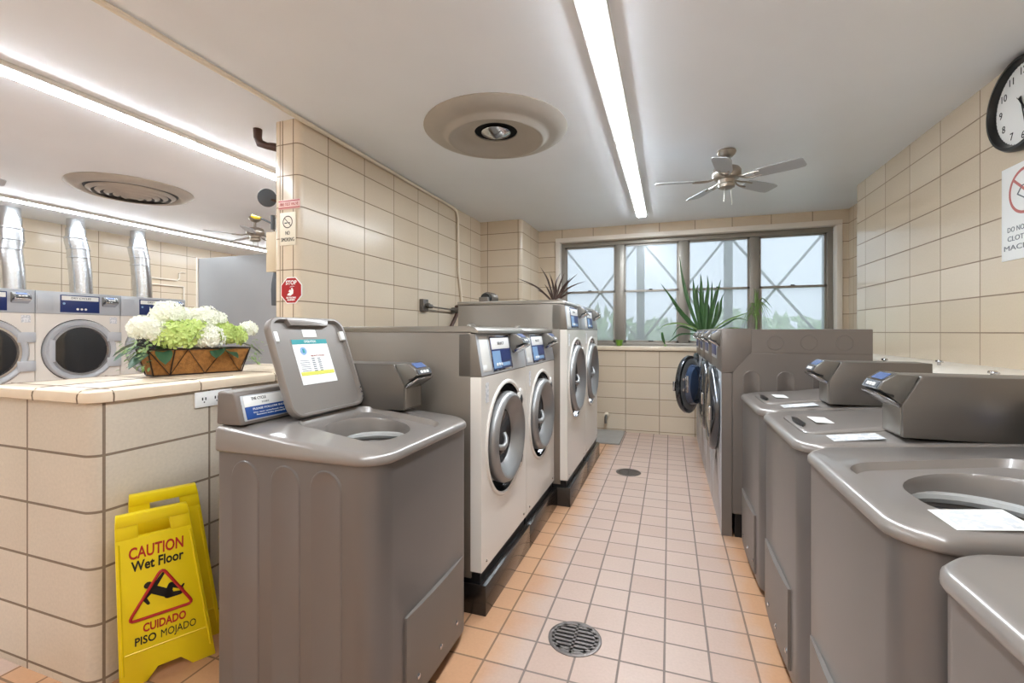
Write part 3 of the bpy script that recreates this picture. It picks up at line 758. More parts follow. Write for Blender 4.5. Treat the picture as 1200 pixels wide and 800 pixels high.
# ------------------------------------------------------------------ silver dryers on the right
def silver(loc, rz, lab, grp, dooropen=False):
    R_ = tag(empty('front_load_dryer', loc, rz), lab, 'dryer', grp)
    w_, d_, h_ = .686, .775, 1.27; hw = w_/2-.0075; zs = 1.0
    b = MB()
    b.box(-hw, hw, .06, d_, .14, h_-.006, M_TAUPE_D, .006)
    # side cover sheets with chamfered corner, seams and pressed shapes (both sides)
    for sx in (-1, 1):
        X = sx*hw
        b.prism([(.065, .15), (.065, zs), (.155, 1.12), (.155, 1.118), (d_-.004, 1.118), (d_-.004, .15)], 'x', X, X+sx*.003, M_TAUPE_D, 0)
        b.prism([(.165, 1.126), (.165, h_-.008), (d_-.004, h_-.008), (d_-.004, 1.126)], 'x', X, X+sx*.003, M_TAUPE_D, 0)
        for yc in (.29, .465, .64):
            b.torus(.042, .0025, M_TAUPE_D, T(X+sx*.003, yc, 1.185) @ RY(PI/2), 28, 6)
        for yc in (.165, .345, .53, .69):
            yw = .046
            arch = [(yc-yw, .2), (yc-yw, .968)]+[(yc-yw*math.cos(PI*i/10), .968+yw*math.sin(PI*i/10)) for i in range(1, 10)]+[(yc+yw, .968), (yc+yw, .2)]
            x = X+sx*.003
            ring = lambda off, xx: [(xx, yc+(p[0]-yc)*(1-off/yw), (p[1]-off if p[1] > .968 else p[1])) for p in arch]
            b.rings([ring(-.002, x), ring(0, x+sx*.003), ring(.004, x+sx*.003), ring(.008, x+sx*.0005)], M_TAUPE_D, False, True)
    b.build('body', R_)
    f_ = MB(); cz, R = .735, .262
    disc_hole(f_, 2*hw, .0, zs, R, cz, 0, M_SILVER)
    ou = rr(2*hw, zs, .004, 12, 0, zs/2)
    f_.rings([[(p[0], 0, p[1]) for p in ou], [(p[0], .058, p[1]) for p in ou]], M_TAUPE_D)
    f_.lathe([(R, 0), (R-.01, .02), (R-.03, .03), (R-.06, .03), (R-.07, .3), (.0, .32)], M_RUBBER, 40, T(0, 0, cz) @ RX(-PI/2), cap=False)
    f_.build('front_panel', R_, smooth=30)
    s = MB(); s.prism([(.0, zs+.002), (.0, h_-.006), (.006, h_), (.165, h_), (.165, 1.122), (.06, zs+.002)], 'x', -hw-.003, hw+.003, M_TAUPE_D, .003)
    so = s.build('control_fascia', R_)
    hh = h_-1.06; Ms = T(0, 0, 1.06)
    q = MB(); q.box(-hw+.02, .05, -.003, 0, .01, hh-.02, M_SILVER, .001, M=Ms); q.box(-hw+.04, .03, -.0045, 0, .03, hh-.04, M_NAVY, .001, M=Ms); q.build('control_label', so)
    meter_head(so, T(.2, -.002, zs+.065), .13)
    # door
    if dooropen:
        P_ = empty('door_hinge', (0, 0, 0))
        bpy.data.objects.remove(P_)
        Md = T(-R, 0, cz) @ RZ(-math.radians(23)) @ T(R, 0, 0) @ RX(PI/2)
    else: Md = T(0, 0, cz) @ RX(PI/2)
    dr = MB(); r1 = R+.018
    dr.lathe([(r1-.03, .002), (r1, .006), (r1+.002, .03), (r1-.012, .05), (r1-.045, .058), (r1-.075, .05), (r1-.08, .04)], M_DCHR, 56, Md, cap=False)
    dr.lathe([(r1-.03, .002), (r1-.05, -.012), (r1-.085, -.012), (r1-.09, .03)], M_RING, 56, Md, cap=False)
    do = dr.build('door', R_, smooth=45)
    g_ = MB(); g_.lathe([(r1-.078, .044), (.1, .058), (.0, .062)], M_BLUEGL if dooropen else M_GLASSD, 48, Md, cap=False)
    g_.lathe([(r1-.08, -.01), (r1-.10, -.06), (.1, -.09), (.0, -.095)], M_BLUEGL, 48, Md, cap=False)
    g_.build('door_glass', do)
    h2 = MB(); h2.box(r1-.05, r1-.005, -.045, .045, .05, .07, M_CHROME, .005, M=Md)
    if dooropen:
        for sy in (.07, -.03): h2.box(r1-.085, r1-.03, sy-.012, sy+.012, -.03, -.01, M_CHROME, .003, M=Md)
        h2.box(r1-.10, r1-.085, -.06, .1, -.045, -.02, M_CHROME, .004, M=Md)
    h2.build('door_handle', do)
    k = MB(); k.box(-hw+.004, hw-.004, .075, d_-.02, 0, .14, M_BLACK); k.build('base', R_)
    return R_
XS = .302
GS = 'taupe front load dryers at the right, before the window'
s1 = silver((XS, 3.41, 0), -PI/2, 'taupe front load dryer whose whole pressed side panel faces the viewer', GS)
dup(s1, (XS, 4.096, 0), -PI/2, 'taupe front load dryer, second from the viewer, just before the open door')
silver((XS, 4.782, 0), -PI/2, 'taupe front load dryer with its round door swung open into the aisle', GS, dooropen=True)
dup(s1, (XS, 5.468, 0), -PI/2, 'taupe front load dryer against the window wall, last behind the open door')

# ------------------------------------------------------------------ white machines across the half wall
def far_dryer(loc, rz, lab, grp):
    R_ = tag(empty('tumble_dryer', loc, rz), lab, 'dryer', grp)
    w_, d_, h_ = .738, 1.0, 1.66; hw = w_/2-.003
    MB().box(-hw, hw, .02, d_, 0, h_, M_GSIDE, .004).build('body', R_)
    f_ = MB(); zc = 1.43; cz, R = 1.055, .325
    disc_hole(f_, 2*hw, .02, zc, R, cz, 0, M_WHITE)
    ou = rr(2*hw, zc-.02, .004, 12, 0, (zc+.02)/2)
    f_.rings([[(p[0], 0, p[1]) for p in ou], [(p[0], .025, p[1]) for p in ou]], M_WHITE); f_.build('front_panel', R_, smooth=30)
    rc = MB(); rc.lathe([(R+.004, -.002), (R, .01), (R-.02, .03), (.0, .03)], M_DARK, 40, T(0, 0, cz) @ RX(-PI/2), cap=False); rc.build('drum_recess', R_)
    dr = MB(); r1 = R-.008
    dr.lathe([(r1, -.01), (r1, .02), (r1-.012, .034), (r1-.035, .034), (r1-.05, .02)], M_SILVER, 56, T(0, 0, cz) @ RX(PI/2), cap=False)
    dr.lathe([(r1-.05, .02), (r1-.055, .03), (r1-.075, .03), (r1-.085, .01)], M_CHROME, 56, T(0, 0, cz) @ RX(PI/2), cap=False)
    dr.box(R-.10, hw-.004, -.036, -.002, cz+.09, cz+.19, M_SILVER, .006); dr.box(R-.10, hw-.004, -.036, -.002, cz-.19, cz-.09, M_SILVER, .006)
    dr.box(-R+.05, -R+.10, -.036, -.01, cz-.11, cz+.11, M_SILVER, .006)
    do = dr.build('door', R_, smooth=45)
    g_ = MB(); g_.lathe([(r1-.084, .012), (r1-.12, .016), (.0, .018)], M_GLASSD, 48, T(0, 0, cz) @ RX(PI/2), cap=False); g_.build('door_glass', do)
    s = MB(); s.box(-hw, hw, -.004, .03, zc+.003, h_-.002, M_SILVER, .004); s.box(-hw+.01, -hw+.135, -.008, 0, zc+.03, h_-.04, M_SILVER, .002)
    so = s.build('control_fascia', R_)
    q = MB(); xa, xb = -.175, .165; 
    q.box(xa, xb, -.009, 0, zc+.02, h_-.03, M_NAVY, .002); q.box(xa+.01, xb-.01, -.0105, 0, h_-.085, h_-.04, M_PAPER, .001)
    for i in range(3): q.lathe([(.012, 0), (.011, .003)], M_PAPER, 12, T(-.03+i*.035, -.009, zc+.055) @ RX(PI/2))
    q.lathe([(.012, 0), (.011, .003)], M_LBLUE, 12, T(xa+.03, -.009, zc+.11) @ RX(PI/2))
    q.text('DRY CYCLES', .03, M_BINK, T(0, -.0112, h_-.062) @ FACE_MY, width=.17)
    q.build('control_label', so)
    meter_head(so, T(.255, -.004, zc+.005), .13)
    q = MB(); q.box(hw-.10, hw-.03, -.001, 0, zc-.09, zc-.02, M_FINE2); q.build('printed_sticker', R_)
    return R_
XFD = -5.9
GF = 'white tumble dryers beyond the half wall'
t1 = far_dryer((XFD, 3.095, 0), PI/2, 'white tumble dryer beyond the half wall, whole round door in view, left of the flowers', GF)
dup(t1, (XFD, 2.357, 0), PI/2, 'white tumble dryer beyond the half wall, cut by the left edge of the photo')
dup(t1, (XFD, 3.835, 0), PI/2, 'white tumble dryer beyond the half wall, half hidden behind the flowers')
for i, (yb_, yt_, l_) in enumerate(((2.89, 2.86, 'silver exhaust duct at the left edge, almost straight'), (3.50, 3.52, 'silver exhaust duct with a bend, middle of the three'), (4.17, 4.06, 'silver exhaust duct rising above the flowers, right of the three'))):
    R_ = tag(empty('exhaust_duct', (-6.65, yb_, 1.664)), l_, 'duct', 'exhaust ducts above the tumble dryers')
    r = .105
    jog = -.06 if i else -.02
    MB().tube([(0, 0, 0), (0, -.01, .25), (0, -.03, .46), (0, jog*.6, .56), (0, jog, .66), (0, jog, .70)], r, M_ALU, 24).build('lower_pipe', R_)
    MB().tube([(0, jog, .69), (0, jog, .80)], r*.88, M_ALU, 24).build('collar', R_)
    MB().tube([(0, jog, .78), (0, jog, .93)], r*.78, M_ALU, 24).build('ceiling_sleeve', R_)
    q = MB()
    for z_ in (.46, .56, .68): q.torus(r+.001, .006, M_ALU, T(0, -.03 if z_ < .5 else (jog*.6 if z_ < .6 else jog), z_), 28, 6)
    q.build('clamp_rings', R_)
# grey partition and white pipe rack
pn = tag(empty('partition', (-5.73, 4.25, 0)), 'tall flat grey partition standing behind the flower box', 'partition')
MB().box(0, 2.3, 0, .04, .02, 2.19, M_PANEL, .004).build('panel', pn)
MB().box(2.3, 3.2, .0, .04, .02, 2.19, M_PANEL, .004).build('panel', pn)
MB().box(-.03, 0.0, -.01, .05, 0, 2.2, M_PVC, .003).build('edge_post', pn)
pr = tag(empty('pipe_rack', (XL+.02, 4.42, 1.2)), 'thin white pipes forming a frame on the tiles beside the grey partition', 'pipe')
q = MB(); q.tube([(0, 0, 0), (0, 0, .80), (0, .03, .83), (0, .5, .83), (0, .53, .86), (0, .53, .94), (0, .56, .96), (0, .62, .96)], .012, M_PVC, 8); q.build('upper_pipe', pr)
q = MB(); q.tube([(0, .0, .74), (0, .60, .74)], .009, M_PVC, 8); q.tube([(0, .60, .0), (0, .60, .74)], .012, M_PVC, 8); q.build('lower_pipe', pr)

# ------------------------------------------------------------------ ceiling diffusers
df = tag(empty('ceiling_diffuser', (-1.075, 2.80, H)), 'large round grey metal diffuser with cone centre on the ceiling over the aisle', 'ceiling vent')
R0 = .465
MB().lathe([(R0, 0), (R0+.002, -.006), (R0-.03, -.03), (R0-.075, -.045), (R0-.11, -.046), (R0-.135, -.052), (R0-.15, -.075), (R0-.165, -.078), (R0-.18, -.068), (.215, -.03), (.18, -.022), (.15, -.024), (.14, -.02), (.14, 0)], M_DIFF, 64, cap=False).build('outer_cone', df, smooth=60)
MB().lathe([(.15, -.018), (.12, -.002), (0, -.001)], M_DARK, 40, cap=False).build('throat', df)
MB().lathe([(.0, -.062), (.012, -.06), (.09, -.030), (.096, -.024), (.09, -.016), (.0, -.012)], M_CHROME, 40, cap=False).build('centre_cone', df)
df2 = tag(empty('ceiling_diffuser', (-4.73, 2.88, H)), 'round ringed ceiling diffuser above the area beyond the half wall', 'ceiling vent')
MB().lathe([(.47, 0), (.472, -.006), (.44, -.028), (.40, -.042), (.375, -.045), (.355, -.034), (.345, -.02)], M_DIFF, 144, cap=False).build('outer_cone', df2, smooth=50)
for i, r in enumerate((.29, .228, .166, .104, .045)):
    z0 = -.042-.010*i
    MB().lathe([(r, z0-.016), (r+.034, z0), (r+.038, z0+.004), (r+.034, z0+.008), (r+.002, z0-.008)], M_DIFF, 144, cap=False).build('inner_ring', df2)
MB().lathe([(.36, -.022), (0, -.022)], M_SLATE, 64, cap=False).build('throat', df2)

# ------------------------------------------------------------------ ceiling fans
def fan(loc, rz, lab, R=.5, shades=True):
    r_ = tag(empty('ceiling_fan', loc, rz), lab, 'fan', 'ceiling fans')
    MB().lathe([(.062, 0), (.066, -.012), (.058, -.03), (.04, -.048), (.018, -.056), (.014, -.06), (.013, -.12), (.02, -.125), (.0, -.125)], M_NICK, 32, cap=False).build('canopy', r_)
    MB().lathe([(.0, -.115), (.05, -.118), (.085, -.13), (.098, -.15), (.098, -.185), (.085, -.205), (.055, -.215), (.05, -.24), (.058, -.25), (.055, -.27), (.03, -.282), (.0, -.285)], M_NICK, 36, cap=False).build('motor', r_)
    for k in range(5):
        a = 2*PI*k/5
        M = RZ(a) @ T(0, 0, -.215) @ RX(math.radians(-12))
        b_ = MB()
        pts = [(.19, -.045), (.24, -.055), (.44, -.062), (R-.01, -.055), (R, -.04), (R, .04), (R-.01, .055), (.44, .062), (.24, .055), (.19, .045)]
        b_.prism(pts, 'z', -.003, .003, M_BLADE, M=M)
        bo = b_.build('blade', r_, smooth=0)
        i_ = MB(); i_.tube([(.08, 0, .01), (.13, .02, -.004), (.17, .03, -.005), (.23, .03, -.005)], .007, M_NICK, 6, M=M); i_.tube([(.08, 0, .01), (.13, -.02, -.004), (.17, -.03, -.005), (.23, -.03, -.005)], .007, M_NICK, 6, M=M)
        i_.build('blade_bracket', bo)
    if False and shades:
        for k, a in enumerate((-2.0, .1, 2.2)):
            M = RZ(a) @ T(.05, 0, -.235) @ RY(math.radians(35))
            s_ = MB(); s_.lathe([(.018, -.0), (.026, .02), (.04, .05), (.052, .085)], M_FROST, 20, M @ T(.02, 0, -.0), cap=False)
            s_.lathe([(.02, -.012), (.022, .008)], M_NICK, 12, M @ T(.02, 0, -.0))
            s_.build('lamp_shade', r_)
    c_ = MB()
    c_.tube([(.0, -.03, -.27), (-.005, -.04, -.38)], .0016, M_NICK, 4); c_.tube([(.03, .0, -.27), (.035, .01, -.40)], .0016, M_NICK, 4)
    c_.build('pull_chain', r_)
    return r_
f1 = fan((.395, 3.68, H), math.radians(-28), 'nickel ceiling fan with five grey blades hanging near the window')
dup(f1, (-4.55, 4.05, H), math.radians(20), 'small looking distant ceiling fan seen beside the tiled pillar')
dup(f1, (-4.83, 1.52, H), math.radians(75), 'ceiling fan beyond the left edge, a single grey blade reaching into the photo')

# ------------------------------------------------------------------ right wall items
ck = tag(empty('wall_clock', (XR, 2.862, 2.345), -PI/2), 'round black-rimmed wall clock high on the right wall', 'clock')
RC = .222
MB().lathe([(RC-.02, 0), (RC, .0), (RC+.002, .025), (RC-.008, .042), (RC-.022, .044), (RC-.03, .03), (RC-.032, .012)], M_BLACK, 64, RX(PI/2), cap=False).build('rim', ck)
fc = MB().lathe([(RC-.028, .0), (RC-.028, .012), (0, .012)], M_PAPER, 48, RX(PI/2)).build('dial', ck)
q = MB()
for n_ in range(1, 13):
    a = PI/2-2*PI*n_/12
    q.text(str(n_), .05, M_BINK, T(.155*math.cos(a), -.0125, .155*math.sin(a)) @ FACE_MY)
for n_ in range(60):
    a = 2*PI*n_/60; q.box(-.0012, .0012, -.0006, 0, .186, .194, M_BINK, M=T(0, -.0125, 0) @ RY(a))
q.build('numerals', fc, smooth=0)
def hand(ang, ln, wd):
    h_ = MB(); h_.prism([(-wd, -.035), (wd, -.035), (wd*.5, ln), (-wd*.5, ln)], 'y', -.019, -.017, M_BINK, M=RY(ang)); h_.build('hand', ck)
hand(math.radians(150), .085, .006); hand(math.radians(168), .13, .004); hand(math.radians(-40), .05, .0015)
sg = tag(empty('wall_sign', (XR, 2.862, 1.83), -PI/2), 'white sign with a red prohibition circle under the wall clock', 'sign')
MB().box(-.165, .165, -.004, -.0005, -.225, .24, M_PAPER, .001).build('board', sg)
q = MB()
q.torus(.105, .007, M_PINK, T(0, -.0045, .10) @ RX(PI/2) @ Matrix.Diagonal((1, 1, .15, 1)), 48, 6)
q.box(-.1, .1, -.0058, -.004, -.006, .006, M_PINK, M=T(0, 0, .10) @ RY(math.radians(40)))
q.tube([(-.05, -.0048, .09), (-.02, -.0048, .125), (.02, -.0048, .125), (.05, -.0048, .09), (.0, -.0048, .06), (-.05, -.0048, .09)], .003, M_INK, 6)
q.text('DO NOT LEAVE', .036, M_INK, T(0, -.0045, -.075) @ FACE_MY, width=.24)
q.text('CLOTHES IN', .036, M_INK, T(0, -.0045, -.12) @ FACE_MY, width=.24)
q.text('MACHINES', .036, M_INK, T(0, -.0045, -.165) @ FACE_MY, width=.29)
q.build('lettering', sg, smooth=0)
for i, (x, y, l_) in enumerate(((1.19, 3.24, 'small chrome valve on the ledge by the farthest meter case'), (1.40, 3.14, 'tiny chrome valve at the tile foot, between the other two valves'), (1.22, 2.35, 'chrome valve on the ledge above the nearest meter case'))):
    q = MB(); q.cyl((0, 0, 0), (0, 0, .016), .008, M_CHROME, 12); q.lathe([(.014, .016), (.016, .02), (.014, .028), (.0, .03)], M_CHROME, 14); q.cyl((0, 0, .02), (0, -.035, .02), .005, M_CHROME, 8)
    o = q.build('water_valve', loc=(x, y, 1.066)); tag(o, l_, 'valve', 'chrome valves on the ledge')

# ------------------------------------------------------------------ left wall items
q = MB(); q.tube([(-2.10, YN+.05, H-.018), (-2.145, 2.3, H-.018), (-2.152, 4.35, H-.02), (-2.153, 4.42, H-.035), (-2.153, 4.46, H-.10), (-2.153, 4.47, H-.3), (-2.153, 4.48, 1.9), (-2.153, 4.55, 1.62), (-2.153, 4.57, 1.5)], .014, M_CREAM, 8)
cd = q.build('conduit'); tag(cd, 'thin painted conduit running along the ceiling and down the tiled wall', 'conduit')
vb = tag(empty('junction_box', (XD, 3.74, 1.495), PI/2), 'small grey metal box with a knob on the left tiled wall', 'electrical box')
MB().box(-.05, .05, -.04, 0, -.055, .055, M_CASE, .004).build('box_body', vb)
q = MB(); q.cyl((.0, -.04, 0), (.0, -.08, 0), .018, M_CASED, 14); q.cyl((.02, -.05, -.01), (.06, -.07, -.01), .02, M_CASED, 14); q.build('knob', vb)
q = MB(); q.tube([(-2.12, 3.79, 1.485), (-2.12, 4.33, 1.475)], .008, M_CASED, 8); tag(q.build('gas_pipe'), 'thin horizontal pipe from the wall box toward the tall washers', 'pipe')
q = MB(); q.tube([(-2.11, 4.34, 1.52), (-2.11, 4.37, 1.47), (-2.11, 4.33, 1.41), (-2.11, 4.22, 1.30), (-2.11, 4.16, 1.2)], .02, M_PIPE, 10); q.cyl((-2.16, 4.34, 1.475), (-2.08, 4.34, 1.475), .03, M_CASE, 12)
tag(q.build('hose'), 'dark bent hose dropping from the pipe end behind the tall washers', 'hose')
mt = tag(empty('valve_actuator', (-1.50, 3.7, 1.485), PI/2), 'ribbed grey motor sitting on top of the near tall washer', 'motor')
q = MB(); q.cyl((-.01, 0, .055), (.13, 0, .055), .052, M_GSIDE, 24)
for i in range(9): q.torus(.053, .0035, M_CASE, T(.0+i*.015, 0, .055) @ RY(PI/2), 24, 5)
q.box(-.01, .13, -.03, .03, 0, .02, M_CASE); q.build('motor_body', mt)
q = MB(); q.cyl((-.055, 0, .055), (-.01, 0, .055), .042, M_BLACK, 20); q.box(-.10, -.05, -.04, .04, 0, .06, M_CASE, .006); q.build('end_cap', mt)
# things on the pillar end
ns = tag(empty('no_smoking_sign', (-2.255, YE-.001, 1.89)), 'cream NO SMOKING sign on the end of the tiled pillar', 'sign')
MB().box(-.062, .062, -.004, 0, -.10, .105, mat('cream_sign', (226, 216, 196), .45), .001).build('board', ns)
q = MB(); q.torus(.036, .003, M_PIPE, T(0, -.0045, .045) @ RX(PI/2) @ Matrix.Diagonal((1, 1, .3, 1)), 32, 6)
q.box(-.036, .036, -.0055, -.004, -.002, .002, M_PIPE, M=T(0, 0, .045) @ RY(math.radians(45)))
q.box(-.024, -.002, -.0052, -.004, .036, .042, M_BINK); q.box(.008, .018, -.0052, -.004, .036, .042, M_BINK)
q.text('NO', .034, M_BINK, T(0, -.0045, -.025) @ FACE_MY, width=.034); q.text('SMOKING', .034, M_BINK, T(0, -.0045, -.066) @ FACE_MY, width=.104)
q.build('lettering', ns, smooth=0)
ps = tag(empty('wall_plate', (-2.245, YE-.001, 2.045)), 'narrow red and white plate above the NO SMOKING sign', 'sign')
MB().box(-.085, .085, -.003, 0, -.03, .03, mat('pink_plate', (222, 180, 170), .45), .001).build('board', ps)
q = MB(); q.box(-.083, .083, -.0042, -.003, .018, .024, M_REDST); q.box(-.083, .083, -.0042, -.003, -.024, -.018, M_REDST)
q.text('FIRE TEST VALVE', .026, M_REDST, T(0, -.0035, 0) @ FACE_MY, width=.145); q.build('lettering', ps, smooth=0)
st = tag(empty('stop_sticker', (-2.225, YE-.003, 1.507)), 'red octagonal STOP sticker with a hand on the pillar corner', 'sticker')
def octo(r): return [(r*math.cos(PI/8+PI/4*i), r*math.sin(PI/8+PI/4*i)) for i in range(8)]
MB().prism(octo(.089), 'y', -.003, .0, M_PAPER).build('border', st, smooth=0)
MB().prism(octo(.083), 'y', -.0042, -.003, M_REDST).build('red_face', st, smooth=0)
q = MB(); q.text('STOP', .036, M_PAPER, T(0, -.0045, .047) @ FACE_MY, width=.085, bold=.001)
q.text('NO TOUCHING', .014, M_PAPER, T(0, -.0045, -.046) @ FACE_MY, width=.075, bold=.0005); q.text('EQUIPMENT', .012, M_PAPER, T(0, -.0045, -.060) @ FACE_MY, width=.06, bold=.0005)
q.prism([(-.032, -.03), (-.005, -.034), (.016, -.02), (.018, 0), (.008, .018), (.0, .012), (.002, -.004), (-.008, .006), (-.022, -.008), (-.008, -.012), (-.024, -.02)], 'y', -.0054, -.004, M_PAPER)
q.tube([(-.01, -.0048, .02), (.008, -.0048, .026), (.025, -.0048, .024)], .0016, M_PAPER, 5)
q.build('lettering', st, smooth=0)
q = MB(); q.tube([(-2.40, 2.33, 1.0), (-2.40, 2.33, 2.42), (-2.405, 2.33, 2.46)], .012, M_PIPE, 10); q.tube([(-2.395, 2.33, 2.44), (-2.44, 2.32, 2.455), (-2.48, 2.30, 2.46), (-2.53, 2.29, 2.48), (-2.55, 2.29, 2.52), (-2.55, 2.29, H)], .024, M_PIPE, 12, rad=[.024, .026, .022, .026, .026, .028])
tag(q.build('brown_pipe'), 'rusty brown pipe with an elbow at the top of the tiled pillar', 'pipe')
sp = tag(empty('round_gong', (-2.46, 2.28, 2.115), 0), 'dark grey round gong sticking out from the pillar edge', 'alarm bell')
MB().lathe([(.0, -.012), (.05, -.012), (.058, -.004), (.054, .008), (.02, .016), (.0, .016)], M_SLATE, 32, RZ(math.radians(35)) @ RX(PI/2) @ RX(math.radians(12))).build('bell_dish', sp)
MB().tube([(.02, .01, -.01), (.08, .03, -.03)], .008, M_PIPE, 8).build('stem', sp)
yv = tag(empty('lever_valve', (-2.45, 2.29, 1.95)), 'valve with a yellow lever beside the NO SMOKING sign', 'valve')
MB().tube([(.03, 0, -.04), (.03, 0, .05)], .014, M_SLATE, 10).build('valve_body', yv)
MB().tube([(.02, -.01, .0), (-.03, -.02, .025), (-.06, -.02, .035)], .006, M_SLATE, 8).build('stem', yv)
MB().tube([(-.05, -.02, .034), (-.10, -.02, .045), (-.125, -.02, .055)], .011, M_YEL, 10, rad=[.009, .012, .011]).build('lever', yv)
tb = tag(empty('wall_box', (-2.435, 2.33, 1.77)), 'tan metal box fixed to the hidden side of the pillar', 'box')
MB().box(-.055, .055, -.02, .22, -.125, .125, M_TAN, .004).build('box_body', tb)
MB().box(-.06, .06, -.024, -.02, -.13, .13, M_TAN, .001).build('cover', tb)
q = MB(); q.tube([(-.02, 0, .12), (-.025, 0, .2), (.0, 0, .25), (.03, 0, .2)], .008, M_CHROME, 8); q.build('bracket', tb)
sl = MB().prism([(-.05, -.11), (.0, -.11), (.02, .11), (-.035, .11), (-.045, .03), (-.055, .0)], 'y', 0, .05, M_SLATE, .004).build('handset', loc=(-2.46, 2.36, 1.535))
tag(sl, 'dark slate coloured handset hanging under the tan box', 'handset')
# outlet on the half wall
ol = tag(empty('wall_outlet', (KX+.001, 1.445, .962), PI/2), 'white horizontal power outlet under the half wall cap', 'outlet')
MB().box(-.07, .10, -.006, 0, -.033, .033, M_PAPER, .002).build('cover_plate', ol)
q = MB()
for x in (-.022, .035):
    q.box(x-.018, x-.013, -.0068, -.005, -.004, .008, M_BINK); q.box(x-.004, x+.001, -.0068, -.005, -.004, .008, M_BINK); q.lathe([(.003, 0), (.003, .001)], M_BINK, 8, T(x-.008, -.006, -.012) @ RX(PI/2))
q.build('sockets', ol)
q = MB(); q.box(-.02, .02, -.05, 0, -.012, .012, M_BLACK, .005); q.tube([(0, -.05, 0), (.04, -.06, 0), (.12, -.04, -.05), (.14, -.03, -.2), (.14, -.03, -.6)], .005, M_BLACK, 8)
o = q.build('plug'); o.location = (KX+.008, 1.50, .962); o.rotation_euler = (0, 0, PI/2); tag(o, 'black plug and cord in the half wall outlet', 'plug')

